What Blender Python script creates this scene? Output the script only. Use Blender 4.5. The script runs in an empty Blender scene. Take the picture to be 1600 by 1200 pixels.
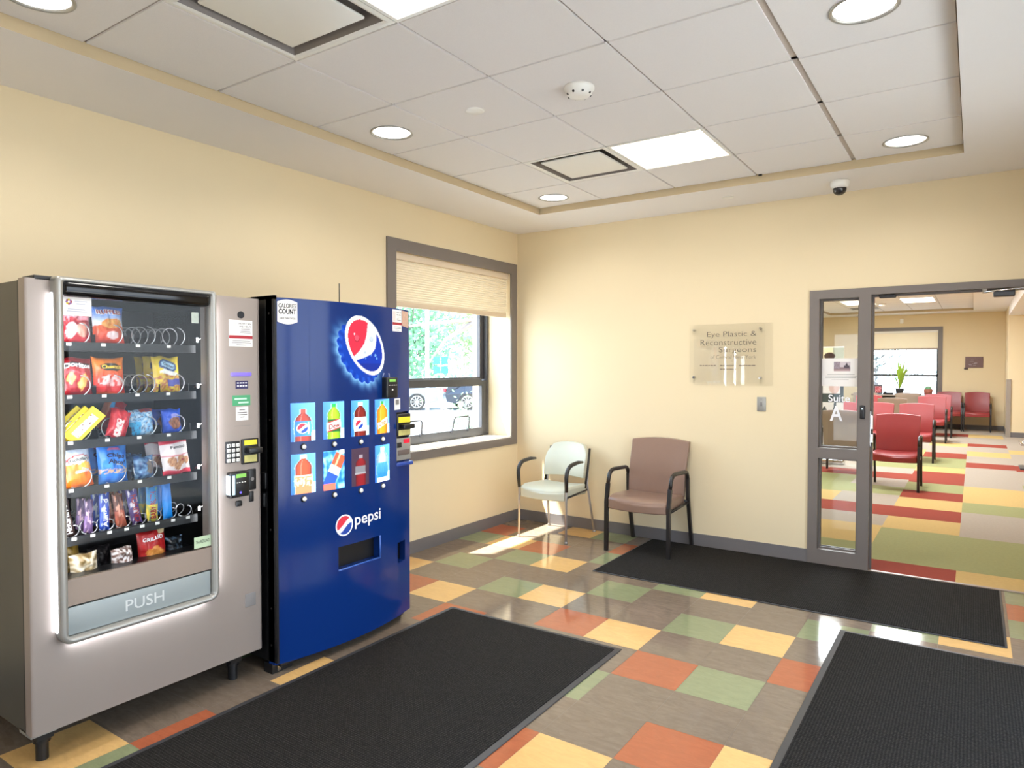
import bpy, bmesh, math, random
from mathutils import Vector, Matrix, noise
sc = bpy.context.scene
C = sc.collection
PI = math.pi
random.seed(7)

def lin(c):
    return tuple((v/12.92 if v <= .04045 else ((v+.055)/1.055)**2.4) for v in c)
def rgb(r, g, b):
    return lin((r/255, g/255, b/255))

# ------------------------------------------------------------------ camera, world, sun, exposure
cam = bpy.data.cameras.new('camera'); co = bpy.data.objects.new('camera', cam); C.objects.link(co)
co.location = (3.78300, -5.69959, 1.52212)
co.rotation_euler = (PI/2 - math.radians(1.4402), 0, math.radians(34.0433))
cam.sensor_fit = 'HORIZONTAL'; cam.sensor_width = 36; cam.lens = 1069.8/1600*36
cam.clip_start = .05; cam.clip_end = 300
sc.camera = co

w = bpy.data.worlds.new('sky'); sc.world = w; w.use_nodes = True
nt = w.node_tree; bg = nt.nodes['Background']
tc = nt.nodes.new('ShaderNodeTexCoord'); sp = nt.nodes.new('ShaderNodeSeparateXYZ'); cr = nt.nodes.new('ShaderNodeValToRGB')
nt.links.new(tc.outputs['Generated'], sp.inputs[0]); nt.links.new(sp.outputs['Z'], cr.inputs[0]); nt.links.new(cr.outputs[0], bg.inputs['Color'])
cr.color_ramp.elements[0].position = 0; cr.color_ramp.elements[0].color = (.86, .93, 1, 1)
cr.color_ramp.elements[1].position = .7; cr.color_ramp.elements[1].color = (.5, .72, 1, 1)
bg.inputs['Strength'].default_value = 13

sun = bpy.data.lights.new('sun', 'SUN'); so = bpy.data.objects.new('sun', sun); C.objects.link(so)
sun.energy = 55; sun.angle = math.radians(.9); sun.color = (1, .96, .88)
so.location = (-8, -4, 12)
so.rotation_euler = Vector((1, .485, -2.3)).to_track_quat('-Z', 'Y').to_euler()

sc.view_settings.view_transform = 'Standard'; sc.view_settings.look = 'None'
sc.view_settings.gamma = 1; sc.view_settings.use_curve_mapping = False
sc.view_settings.exposure = -0.38
sc.cycles.use_denoising = True
sc.cycles.max_bounces = 10; sc.cycles.diffuse_bounces = 8; sc.cycles.transparent_max_bounces = 16
sc.cycles.sample_clamp_indirect = 6; sc.cycles.caustics_reflective = False; sc.cycles.caustics_refractive = False

ROOM = dict(x1=4.6, y0=-7.6, h=2.837, hc=2.89)

# ------------------------------------------------------------------ materials
def M(name, col, rough=.6, metal=0, var=.06, scale=8, bump=0, bscale=60, emit=None, es=1, coat=0, spec=.5, stretch=None):
    m = bpy.data.materials.new(name); m.use_nodes = True
    n = m.node_tree.nodes; l = m.node_tree.links; p = n['Principled BSDF']
    p.inputs['Roughness'].default_value = rough; p.inputs['Metallic'].default_value = metal
    p.inputs['Specular IOR Level'].default_value = spec; p.inputs['Coat Weight'].default_value = coat
    tc = n.new('ShaderNodeTexCoord'); mp = n.new('ShaderNodeMapping'); nz = n.new('ShaderNodeTexNoise'); mx = n.new('ShaderNodeMixRGB')
    if stretch: mp.inputs['Scale'].default_value = stretch
    l.new(tc.outputs['Object'], mp.inputs[0]); l.new(mp.outputs[0], nz.inputs['Vector'])
    nz.inputs['Scale'].default_value = scale; nz.inputs['Detail'].default_value = 4
    mx.inputs[1].default_value = (*[c*(1-var) for c in col], 1); mx.inputs[2].default_value = (*[min(1, c*(1+var)) for c in col], 1)
    l.new(nz.outputs['Fac'], mx.inputs[0]); l.new(mx.outputs[0], p.inputs['Base Color'])
    if bump:
        nb = n.new('ShaderNodeTexNoise'); nb.inputs['Scale'].default_value = bscale; bp = n.new('ShaderNodeBump')
        bp.inputs['Strength'].default_value = bump; bp.inputs['Distance'].default_value = .01
        l.new(mp.outputs[0], nb.inputs['Vector']); l.new(nb.outputs['Fac'], bp.inputs['Height']); l.new(bp.outputs[0], p.inputs['Normal'])
    if emit:
        p.inputs['Emission Color'].default_value = (*emit, 1); p.inputs['Emission Strength'].default_value = es
    return m

def Mattr(name, rough=.4, emit=0, coat=0, spec=.5, metal=0):
    m = bpy.data.materials.new(name); m.use_nodes = True
    n = m.node_tree.nodes; l = m.node_tree.links; p = n['Principled BSDF']
    a = n.new('ShaderNodeAttribute'); a.attribute_name = 'Col'
    l.new(a.outputs['Color'], p.inputs['Base Color'])
    p.inputs['Roughness'].default_value = rough; p.inputs['Coat Weight'].default_value = coat; p.inputs['Specular IOR Level'].default_value = spec
    p.inputs['Metallic'].default_value = metal
    if emit:
        l.new(a.outputs['Color'], p.inputs['Emission Color']); p.inputs['Emission Strength'].default_value = emit
    return m

def Mglass(name, tint=(1, 1, 1), fres=1.45, boost=1.0):
    m = bpy.data.materials.new(name); m.use_nodes = True
    n = m.node_tree.nodes; l = m.node_tree.links
    for x in list(n): n.remove(x)
    o = n.new('ShaderNodeOutputMaterial'); t = n.new('ShaderNodeBsdfTransparent'); g = n.new('ShaderNodeBsdfGlossy'); mx = n.new('ShaderNodeMixShader'); f = n.new('ShaderNodeLayerWeight'); pw = n.new('ShaderNodeMath'); pw.operation = 'POWER'; pw.inputs[1].default_value = 4.5; f.inputs['Blend'].default_value = .5
    l.new(f.outputs['Facing'], pw.inputs[0]); g.inputs['Roughness'].default_value = 0.01
    t.inputs['Color'].default_value = (*tint, 1)
    mm = n.new('ShaderNodeMath'); mm.operation = 'MULTIPLY_ADD'; mm.inputs[1].default_value = .7*boost; mm.inputs[2].default_value = .03*boost; mm.use_clamp = True
    l.new(pw.outputs[0], mm.inputs[0]); l.new(mm.outputs[0], mx.inputs[0]); l.new(t.outputs[0], mx.inputs[1]); l.new(g.outputs[0], mx.inputs[2]); l.new(mx.outputs[0], o.inputs[0])
    return m

m_wall = M('painted_wall', rgb(223, 206, 171), .75, var=.015, scale=3, bump=.04, bscale=180)
m_fascia = M('tan_fascia_paint', rgb(190, 172, 140), .8, var=.02)
m_soffit = M('soffit_paint', rgb(234, 230, 228), .8, var=.015, scale=3, bump=.03, bscale=160)
m_tile = M('ceiling_tile', rgb(232, 228, 226), .95, var=.03, scale=160, bump=.12, bscale=300)
m_grid = M('ceiling_grid_metal', rgb(176, 166, 158), .5, var=.02)
m_trim = M('grey_frame_paint', rgb(112, 104, 99), .42, var=.05, scale=5)
m_base = M('rubber_baseboard', rgb(108, 104, 104), .5, var=.05, scale=6)
m_sill = M('white_sill', rgb(236, 232, 224), .35, var=.02)
m_dark = M('dark_window_metal', rgb(60, 60, 64), .4, var=.08)
m_black = M('black_plastic', rgb(20, 20, 22), .35, var=.1)
m_blackm = M('black_sheet_metal', rgb(14, 14, 16), .45, var=.1, scale=20)
m_bodyg = M('charcoal_side_panel', rgb(74, 72, 66), .4, var=.12, scale=4)
m_liner = M('black_liner', rgb(20, 20, 23), .5, var=.1)
m_silver = M('silver_paint', rgb(154, 142, 134), .38, .25, var=.03, scale=3)
m_bezel = M('satin_bezel', rgb(164, 162, 156), .3, .45, var=.03)
m_chrome = M('bright_steel', rgb(205, 205, 205), .16, 1, var=.03)
m_coil = M('coil_steel', rgb(225, 225, 228), .25, .7, var=.03)
m_white = M('white_plastic', rgb(238, 236, 230), .4, var=.02)
m_paper = M('white_paper', rgb(244, 240, 236), .8, var=.02)
m_ink = M('black_ink', rgb(34, 32, 34), .7, var=.05)
m_greyink = M('grey_ink', rgb(128, 124, 122), .7, var=.05)
m_redink = M('red_ink', rgb(160, 34, 44), .6, var=.05)
m_whiteink = M('white_ink', rgb(246, 246, 250), .5, var=.01)
m_greenst = M('green_sticker', rgb(70, 156, 108), .5, var=.05)
m_palegreen = M('pale_green_card', rgb(186, 206, 172), .6, var=.04)
m_yellow = M('yellow_sticker', rgb(236, 216, 52), .5, var=.05)
m_paleyel = M('pale_yellow_sticker', rgb(206, 196, 120), .5, var=.2, scale=60)
m_flap = M('grey_push_flap', rgb(152, 160, 160), .35, .1, var=.03)
m_taupe = M('taupe_panel', rgb(150, 134, 122), .4, .1, var=.03)
m_mat = M('ribbed_black_carpet', rgb(42, 40, 38), .95, var=.7, scale=75, bump=.9, bscale=170, spec=.1)
n = m_mat.node_tree.nodes; l = m_mat.node_tree.links; p = n['Principled BSDF']
tcm = n.new('ShaderNodeTexCoord'); vals = []
for k in range(2):
    wv = n.new('ShaderNodeTexWave'); wv.bands_direction = 'XY'[k]; wv.inputs['Scale'].default_value = 26; wv.inputs['Distortion'].default_value = 1.2; l.new(tcm.outputs['Object'], wv.inputs['Vector']); vals.append(wv)
mu = n.new('ShaderNodeMath'); mu.operation = 'MULTIPLY'; l.new(vals[0].outputs['Fac'], mu.inputs[0]); l.new(vals[1].outputs['Fac'], mu.inputs[1])
bs = p.inputs['Base Color'].links[0].from_socket; mc = n.new('ShaderNodeMixRGB'); mc.blend_type = 'MULTIPLY'; mc.inputs[0].default_value = 1
rp = n.new('ShaderNodeMapRange'); rp.inputs['To Min'].default_value = .7; rp.inputs['To Max'].default_value = 1.9; l.new(mu.outputs[0], rp.inputs[0])
l.new(bs, mc.inputs[1]); l.new(rp.outputs[0], mc.inputs[2]); l.new(mc.outputs[0], p.inputs['Base Color'])
m_mated = M('mat_rubber_edge', rgb(58, 58, 60), .5, var=.08)
m_legb = M('black_powder_coat', rgb(34, 31, 31), .35, var=.1)
m_legs = M('silver_powder_coat', rgb(178, 174, 172), .3, .5, var=.03)
m_brown = M('brown_vinyl', rgb(132, 106, 92), .3, var=.05, scale=6, bump=.12, bscale=240)
m_pale = M('pale_sage_vinyl', rgb(196, 196, 178), .38, var=.03, scale=6, bump=.06, bscale=240)
m_red = M('red_vinyl', rgb(140, 48, 48), .36, var=.05, scale=6, bump=.1, bscale=240)
m_taupev = M('taupe_vinyl', rgb(146, 128, 114), .4, var=.05, scale=6, bump=.1, bscale=240)
m_lamp = M('lamp_diffuser', (1, 1, 1), .5, emit=(1, .96, .92), es=5)
m_troff = M('troffer_diffuser', (1, .97, .9), .5, emit=(1, .95, .86), es=4)
m_led = M('led_strip', (1, 1, 1), .5, emit=(.86, .9, 1), es=24)
m_blue_led = M('blue_indicator', rgb(90, 80, 240), .4, emit=rgb(110, 90, 255), es=1.6)
m_lcd = M('green_lcd', rgb(120, 180, 80), .3, emit=rgb(130, 190, 90), es=.5)
m_cyan = M('cyan_led_strip', rgb(190, 225, 240), .3, emit=rgb(200, 230, 245), es=.7)
m_reddisp = M('red_display', rgb(200, 30, 50), .3, emit=rgb(220, 30, 60), es=.8)
m_glass = Mglass('window_glass', (.96, .98, .98))
m_tint = Mglass('added_entrance_glass', (.52, .52, .52))  # glass of the two added entrances, tinted to limit their daylight
m_mglass = Mglass('machine_glass', (.95, .96, .96), 1.4, .45)
m_acryl = Mglass('clear_acrylic', (.996, .996, .994), 1.5, .7)
m_print = Mattr('printed_film', .32, spec=.5)
m_paint = Mattr('blue_graphic_wrap', .13, coat=0, spec=.32)
m_lit = Mattr('backlit_print', .3, emit=1.25)
m_flat = Mattr('matte_print', .7)
m_leaf = M('tree_leaves', rgb(140, 176, 112), .6, var=.3, scale=1.2)
m_leaf2 = M('hedge_leaves', rgb(112, 158, 118), .6, var=.3, scale=1.2)
m_bark = M('bark', rgb(110, 100, 96), .8, var=.2)
m_asph = M('asphalt', rgb(140, 146, 154), .9, var=.08, scale=3)
m_ext = M('exterior_render', rgb(190, 186, 176), .8, var=.05)

# marbled linoleum
def Mlino(name, col, var, seed=0, rough=.085):
    m = bpy.data.materials.new(name); m.use_nodes = True
    n = m.node_tree.nodes; l = m.node_tree.links; p = n['Principled BSDF']
    tc = n.new('ShaderNodeTexCoord'); mp = n.new('ShaderNodeMapping'); mp.inputs['Scale'].default_value = (3, 9, 1); mp.inputs['Rotation'].default_value = (0, 0, .3+seed)
    nz = n.new('ShaderNodeTexNoise'); nz.inputs['Scale'].default_value = 3.2; nz.inputs['Detail'].default_value = 9; nz.inputs['Roughness'].default_value = .72; nz.inputs['Distortion'].default_value = 1.2
    cr = n.new('ShaderNodeValToRGB'); cr.color_ramp.elements[0].position = .35; cr.color_ramp.elements[1].position = .66
    cr.color_ramp.elements[0].color = (*[c*(1-var) for c in col], 1); cr.color_ramp.elements[1].color = (*[min(1, c*(1+var)) for c in col], 1)
    l.new(tc.outputs['Object'], mp.inputs[0]); l.new(mp.outputs[0], nz.inputs['Vector']); l.new(nz.outputs['Fac'], cr.inputs[0]); l.new(cr.outputs[0], p.inputs['Base Color'])
    n2 = n.new('ShaderNodeTexNoise'); n2.inputs['Scale'].default_value = 2.2; bp = n.new('ShaderNodeBump'); bp.inputs['Strength'].default_value = .05; bp.inputs['Distance'].default_value = .02
    l.new(tc.outputs['Object'], n2.inputs['Vector']); l.new(n2.outputs['Fac'], bp.inputs['Height']); l.new(bp.outputs[0], p.inputs['Normal'])
    p.inputs['Roughness'].default_value = rough; p.inputs['Specular IOR Level'].default_value = .5
    return m
m_lg = Mlino('linoleum_grey', rgb(120, 106, 92), .16)
m_ly = Mlino('linoleum_yellow', rgb(216, 174, 112), .07, 1)
m_lo = Mlino('linoleum_orange', rgb(166, 94, 64), .10, 2)
m_lgr = Mlino('linoleum_green', rgb(134, 140, 106), .09, 3)
m_joint = M('tile_joint', rgb(104, 92, 80), .5)
def Mcarpet(n, c): return M(n, c, .95, var=.1, scale=40, bump=.3, bscale=200, spec=.15)
m_cr, m_cy, m_cg, m_cl = Mcarpet('carpet_red', rgb(146, 66, 52)), Mcarpet('carpet_yellow', rgb(196, 166, 108)), Mcarpet('carpet_green', rgb(150, 150, 104)), Mcarpet('carpet_taupe', rgb(166, 154, 140))

# ------------------------------------------------------------------ mesh helpers
class MB:
    def __init__(s): s.v = []; s.f = []; s.mi = []; s.sm = []; s.col = None
    def face(s, idx, mi=0, sm=False): s.f.append(idx); s.mi.append(mi); s.sm.append(sm)
    def add(s, verts, faces, mi=0, sm=False):
        o = len(s.v); s.v += [tuple(v) for v in verts]
        for f in faces: s.face([o+i for i in f], mi, sm)
        return s
    def quad(s, a, b, c, d, mi=0): return s.add([a, b, c, d], [(0, 1, 2, 3)], mi)
    def box(s, x0, x1, y0, y1, z0, z1, mi=0):
        return s.add([(x0,y0,z0),(x1,y0,z0),(x1,y1,z0),(x0,y1,z0),(x0,y0,z1),(x1,y0,z1),(x1,y1,z1),(x0,y1,z1)],
                     [(0,3,2,1),(4,5,6,7),(0,1,5,4),(1,2,6,5),(2,3,7,6),(3,0,4,7)], mi)
    def rbox(s, x0, x1, y0, y1, z0, z1, r=.01, seg=3, mi=0, fn=None, sub=0):
        bm = bmesh.new(); bmesh.ops.create_cube(bm, size=1)
        for v in bm.verts: v.co = Vector(((x0+x1)/2+v.co.x*(x1-x0), (y0+y1)/2+v.co.y*(y1-y0), (z0+z1)/2+v.co.z*(z1-z0)))
        r = min(r, .499*min(x1-x0, y1-y0, z1-z0))
        if sub: bmesh.ops.subdivide_edges(bm, edges=bm.edges[:], cuts=sub, use_grid_fill=True)
        es = [e for e in bm.edges if len(e.link_faces) == 2 and e.link_faces[0].normal.dot(e.link_faces[1].normal) < .5] if sub else bm.edges[:]
        if sub:
            bm.normal_update(); es = [e for e in bm.edges if e.calc_face_angle(0) > .5]
        bmesh.ops.bevel(bm, geom=es, offset=r, segments=seg, profile=.5, affect='EDGES', clamp_overlap=True)
        bm.verts.index_update()
        vs = [v.co.copy() for v in bm.verts]
        if fn: vs = [fn(v) for v in vs]
        fs = [[v.index for v in f.verts] for f in bm.faces]; bm.free()
        return s.add(vs, fs, mi, True)
    def tube(s, pts, r, seg=10, mi=0, sq=False, caps=True, closed=False):
        pts = [Vector(p) for p in pts]; n = len(pts); rr = r if isinstance(r, (list, tuple)) else [r]*n
        T = []
        for i in range(n):
            a = pts[(i-1) % n] if (closed or i) else pts[0]; b = pts[(i+1) % n] if (closed or i < n-1) else pts[-1]
            T.append((b-a).normalized())
        up = Vector((0, 0, 1)) if abs(T[0].z) < .9 else Vector((0, 1, 0))
        N = (up - T[0]*up.dot(T[0])).normalized(); vs = []
        for i in range(n):
            if i:
                N = (N - T[i]*N.dot(T[i])).normalized()
            B = T[i].cross(N); k = seg
            for j in range(k):
                a = 2*PI*j/k + (PI/k if sq else 0)
                q = rr[i]*(1.25 if sq else 1)
                vs.append(pts[i] + N*math.cos(a)*q + B*math.sin(a)*q)
        fs = []
        m = n if closed else n-1
        for i in range(m):
            i2 = (i+1) % n
            for j in range(seg): fs.append((i*seg+j, i*seg+(j+1) % seg, i2*seg+(j+1) % seg, i2*seg+j))
        if caps and not closed: fs += [tuple(range(seg))[::-1], tuple(range((n-1)*seg, n*seg))]
        return s.add(vs, fs, mi, not sq)
    def cyl(s, c, ax, r, h, seg=24, mi=0, r2=None):
        c = Vector(c); ax = Vector(ax).normalized(); r2 = r if r2 is None else r2
        u = ax.orthogonal().normalized(); v = ax.cross(u); vs = []
        for k, (rad, hh) in enumerate(((r, 0), (r2, h))):
            for j in range(seg):
                a = 2*PI*j/seg; vs.append(c+ax*hh+u*math.cos(a)*rad+v*math.sin(a)*rad)
        fs = [(j, (j+1) % seg, seg+(j+1) % seg, seg+j) for j in range(seg)]
        s.add(vs, fs, mi, True)
        s.add(vs, [tuple(range(seg))[::-1], tuple(range(seg, 2*seg))], mi)
        return s
    def lathe(s, prof, c=(0,0,0), seg=24, mi=0, ax='z'):
        vs = []; n = len(prof)
        for r, z in prof:
            for j in range(seg):
                a = 2*PI*j/seg; p = (r*math.cos(a), r*math.sin(a), z)
                if ax == 'x': p = (z, p[0], p[1])
                if ax == 'y': p = (p[0], z, p[1])
                vs.append((c[0]+p[0], c[1]+p[1], c[2]+p[2]))
        fs = [(i*seg+j, i*seg+(j+1) % seg, (i+1)*seg+(j+1) % seg, (i+1)*seg+j) for i in range(n-1) for j in range(seg)]
        return s.add(vs, fs, mi, True)
    def prism(s, pts, fn, d, mi=0, sm=False):   # 2-D outline, fn(u,v,n)->xyz
        n = len(pts); vs = [fn(u, v, 0) for u, v in pts]+[fn(u, v, d) for u, v in pts]
        return s.add(vs, [tuple(range(n))[::-1], tuple(range(n, 2*n))]+[(i, (i+1) % n, n+(i+1) % n, n+i) for i in range(n)], mi, sm)
    def grid(s, fn, nu, nv, colfn=None, mi=0, sm=True):
        o = len(s.v)
        for j in range(nv+1):
            for i in range(nu+1): s.v.append(tuple(fn(i/nu, j/nv)))
        if colfn:
            if s.col is None: s.col = {}
            for j in range(nv+1):
                for i in range(nu+1): s.col[o+j*(nu+1)+i] = lin([min(1, max(0, c)) for c in colfn(i/nu, j/nv)])
        for j in range(nv):
            for i in range(nu):
                a = o+j*(nu+1)+i; s.face([a, a+1, a+nu+2, a+nu+1], mi, sm)
        return s
    def obj(s, name, mats, parent=None, loc=None, off=None):
        me = bpy.data.meshes.new(name)
        vs = s.v
        if off is not None: vs = [(v[0]-off[0], v[1]-off[1], v[2]-off[2]) for v in vs]
        me.from_pydata([tuple(v) for v in vs], [], s.f)
        mats = mats if isinstance(mats, (list, tuple)) else [mats]
        for m in mats: me.materials.append(m)
        me.polygons.foreach_set('material_index', s.mi); me.polygons.foreach_set('use_smooth', s.sm)
        if s.col is not None:
            a = me.color_attributes.new('Col', 'FLOAT_COLOR', 'POINT')
            for i in range(len(vs)): a.data[i].color = (*s.col.get(i, (.5, .5, .5)), 1)
        me.update()
        o = bpy.data.objects.new(name, me); C.objects.link(o)
        if parent is not None: o.parent = parent
        if loc is not None: o.location = loc
        return o
def tag(o, label=None, cat=None, group=None, kind=None):
    if label: o['label'] = label
    if cat: o['category'] = cat
    if group: o['group'] = group
    if kind: o['kind'] = kind
    return o
def struct(mb, name, mats, parent=None, off=None):
    o = mb.obj(name, mats, parent, off=off)
    if parent is None: o['kind'] = 'structure'
    return o
def empty(name, loc, rz=0, label=None, cat=None, group=None):
    o = bpy.data.objects.new(name, None); C.objects.link(o); o.empty_display_size = .1
    o.location = loc; o.rotation_euler = (0, 0, rz)
    return tag(o, label, cat, group)
class Part:                      # parts of a thing, given in room coordinates
    def __init__(s, root): s.root = root; s.o = tuple(root.location)
    def __call__(s, mb, name, mats, parent=None, label=None):
        o = mb.obj(name, mats, parent or s.root, off=s.o)
        if label: o['label'] = label
        return o
def copy_tree(o, parent=None):
    c = o.copy(); C.objects.link(c); c.parent = parent
    for ch in list(o.children): copy_tree(ch, c)
    return c
_tc = {}
def text2d(body, bold=0, depth=.0):
    k = (body, bold)
    if k in _tc: return _tc[k]
    cu = bpy.data.curves.new('t', 'FONT'); cu.body = body; cu.size = 1; cu.offset = bold; cu.fill_mode = 'FRONT'; cu.resolution_u = 3
    cu.align_x = 'LEFT'
    ob = bpy.data.objects.new('t', cu); C.objects.link(ob)
    dg = bpy.context.evaluated_depsgraph_get(); me = bpy.data.meshes.new_from_object(ob.evaluated_get(dg))
    vs = [tuple(v.co) for v in me.vertices]; fs = [tuple(p.vertices) for p in me.polygons]
    bpy.data.objects.remove(ob); bpy.data.curves.remove(cu); bpy.data.meshes.remove(me)
    x0 = min(v[0] for v in vs); x1 = max(v[0] for v in vs); y0 = min(v[1] for v in vs); y1 = max(v[1] for v in vs)
    r = ([((v[0]-x0)/(x1-x0), (v[1]-y0)/(y1-y0)) for v in vs], fs, (x1-x0)/(y1-y0)); _tc[k] = r
    return r
def addtext(mb, body, fn, u0, u1, v0, v1, bold=.0, mi=0, n=.0006, slant=0, rise=0):
    vs, fs, asp = text2d(body, bold)
    return mb.add([fn(u0+(a)*(u1-u0)+slant*b, v0+b*(v1-v0)+rise*a, n) for a, b in vs], fs, mi)
def sub(a, b): return (a[0]-b[0], a[1]-b[1], a[2]-b[2])
def seg2(pts, x):        # polyline interpolation
    if x <= pts[0][0]: return pts[0][1]
    for (a, b), (c, d) in zip(pts, pts[1:]):
        if x <= c: return b+(d-b)*(x-a)/(c-a)
    return pts[-1][1]
def mixc(a, b, t): t = max(0, min(1, t)); return tuple(p+(q-p)*t for p, q in zip(a, b))

# ------------------------------------------------------------------ FLOOR (marbled linoleum tiles)
S = .333; FX, FY = -.0266, -.9726
Y = {(3,0),(4,2),(2,3),(1,-1),(6,3),(8,2),(7,7),(9,6),(0,2),(7,0),(11,0),(2,-3),(2,10),(3,7),(10,9),(5,11),(9,12),(13,5),(6,14),(0,5),(1,13)}
G = {(3,2),(1,1),(7,2),(8,4),(6,5),(5,1),(9,1),(6,0),(2,0),(0,-1),(4,-1),(10,0),(12,-1),(3,10),(3,-3),(12,-3),(5,5),(12,8),(8,10),(4,13),(10,14),(1,7)}
O = {(2,-1),(7,4),(8,6),(6,7),(9,3),(5,3),(0,-2),(1,3),(3,4),(4,-2),(3,9),(12,-2),(11,6),(7,11),(2,12),(12,12),(5,8)}
fl = MB()
for i in range(0, 15):
    for j in range(-3, 17):
        x0, x1 = max(0, FX+i*S), min(ROOM['x1'], FX+(i+1)*S); y1, y0 = min(0, FY-j*S), max(ROOM['y0'], FY-(j+1)*S)
        if x1 <= x0 or y1 <= y0: continue
        mi = 1 if (i,j) in Y else 2 if (i,j) in O else 3 if (i,j) in G else 0
        g = .0006
        fl.quad((x0+g,y0+g,0),(x1-g,y0+g,0),(x1-g,y1-g,0),(x0+g,y1-g,0), mi)
fl.quad((0,ROOM['y0'],-.0008),(ROOM['x1'],ROOM['y0'],-.0008),(ROOM['x1'],0.0,-.0008),(0,0.0,-.0008), 4)
fl.box(0, ROOM['x1'], ROOM['y0'], .0, -.12, -.01, 4)
struct(fl, 'floor', [m_lg, m_ly, m_lo, m_lgr, m_joint])

# waiting room carpet
cols = [(-.03,.59),(.59,1.21),(1.21,1.83),(1.83,2.45),(2.45,3.07),(3.07,3.69),(3.69,4.31),(4.31,4.93),(4.93,5.55),(5.55,6.2)]
A3 = [(0.0,.37,'r'),(.37,1.63,'g'),(1.63,2.24,'y'),(2.24,2.83,'r'),(2.83,3.47,'y'),(3.47,4.05,'r'),(4.05,4.75,'g'),(4.75,5.91,'r'),(5.91,6.5,'y'),(6.5,7.8,'g'),(7.8,8.6,'r'),(8.6,9.8,'l'),(9.8,10.5,'y'),(10.5,12.1,'l'),(12.1,12.8,'r'),(12.8,14.3,'l')]
B3 = [(0.0,.37,'y'),(.37,1.6,'g'),(1.6,2.85,'l'),(2.85,3.47,'g'),(3.47,4.72,'y'),(4.72,6.7,'l'),(6.7,7.35,'r'),(7.35,8.3,'l'),(8.3,9.1,'y'),(9.1,10.0,'l'),(10.0,10.6,'r'),(10.6,12.0,'l'),(12.0,12.8,'y'),(12.8,14.3,'l')]
C3 = [(0.0,.9,'g'),(.9,1.7,'y'),(1.7,2.24,'l'),(2.24,2.83,'r'),(2.83,3.55,'l'),(3.55,4.2,'g'),(4.2,4.9,'l'),(4.9,5.5,'r'),(5.5,6.1,'l'),(6.1,8,'g'),(8,9,'y'),(9,10.4,'l'),(10.4,11,'r'),(11,14.3,'l')]
D3 = [(0.0,1.7,'y'),(1.7,2.24,'l'),(2.24,2.83,'r'),(2.83,3.5,'y'),(3.5,5,'g'),(5,5.6,'r'),(5.6,8,'l'),(8,8.6,'r'),(8.6,14.3,'g')]
E3 = [(0.0,1.6,'l'),(1.6,2.3,'y'),(2.3,3.2,'r'),(3.2,4.5,'y'),(4.5,5.2,'g'),(5.2,6.6,'l'),(6.6,7.3,'r'),(7.3,9,'l'),(9,9.7,'y'),(9.7,12.55,'l'),(12.55,14.3,'l')]
cp = MB(); mi_ = dict(r=0, y=1, g=2, l=3)
order = [E3, D3, C3, D3, C3, A3, B3, E3, A3, B3]
for (x0, x1), L in zip(cols, order):
    for a, b, c in L: cp.quad((max(0,x0),a,.0),(x1,a,.0),(x1,b,.0),(max(0,x0),b,.0), mi_[c])
cp.box(0, 6.2, .0, 14.3, -.12, -.005, 3)
struct(cp, 'floor_carpet', [m_cr, m_cy, m_cg, m_cl])
tag(MB().box(3.144, 4.10, -.012, .018, .0, .006).obj('door_threshold', m_taupe), kind='structure')

# ------------------------------------------------------------------ WALLS
X1, Y0, H = ROOM['x1'], ROOM['y0'], ROOM['h']
T = .46
wy0, wy1, wz0, wz1 = -1.742, -.134, .829, 2.431
wl = MB()
wl.box(-T, 0, Y0-.15, wy0, -.12, H+.5).box(-T, 0, wy1, .15, -.12, H+.5).box(-T, 0, wy0, wy1, -.12, wz0).box(-T, 0, wy0, wy1, wz1, H+.5)
struct(wl, 'wall_left', m_wall)
wb = MB()
wb.box(0, 2.72, 0, .13, 0, H+.5).box(4.16, X1, 0, .13, 0, H+.5).box(2.72, 4.16, 0, .13, 2.107, H+.5)
struct(wb, 'wall_back', m_wall)
struct(MB().box(X1,X1+.15,Y0-.15,-6.2,-.1,H+.5).box(X1,X1+.15,-1.3,.13,-.1,H+.5).box(X1,X1+.15,-6.2,-1.3,2.45,H+.5), 'wall_right', m_wall)
# invented glazed entrance in the right wall, unseen, added to light the room
dd = MB()
for y0, y1 in ((-6.2,-6.12),(-4.6,-4.5),(-3.0,-2.9),(-1.38,-1.3)): dd.box(X1+.03, X1+.12, y0, y1, 0, 2.45)
for z0, z1 in ((0,.12),(2.37,2.45)): dd.box(X1+.04, X1+.11, -6.12, -1.38, z0, z1)
d3 = struct(dd, 'added_entrance_right', m_trim)
struct(MB().quad((X1+.08,-6.12,.12),(X1+.08,-1.38,.12),(X1+.08,-1.38,2.37),(X1+.08,-6.12,2.37)), 'glass_pane', m_tint, d3)
wr = MB()
wr.box(0, .03, Y0-.15, Y0, 0, H+.5).box(.17, 1.6, Y0-.15, Y0, 0, H+.5).box(.03, .17, Y0-.15, Y0, 0, .1).box(.03, .17, Y0-.15, Y0, 1.73, H+.5)
wr.box(3.5, X1, Y0-.15, Y0, 0, H+.5).box(1.6, 3.5, Y0-.15, Y0, 2.2, H+.5)
struct(wr, 'wall_rear', m_wall)
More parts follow.
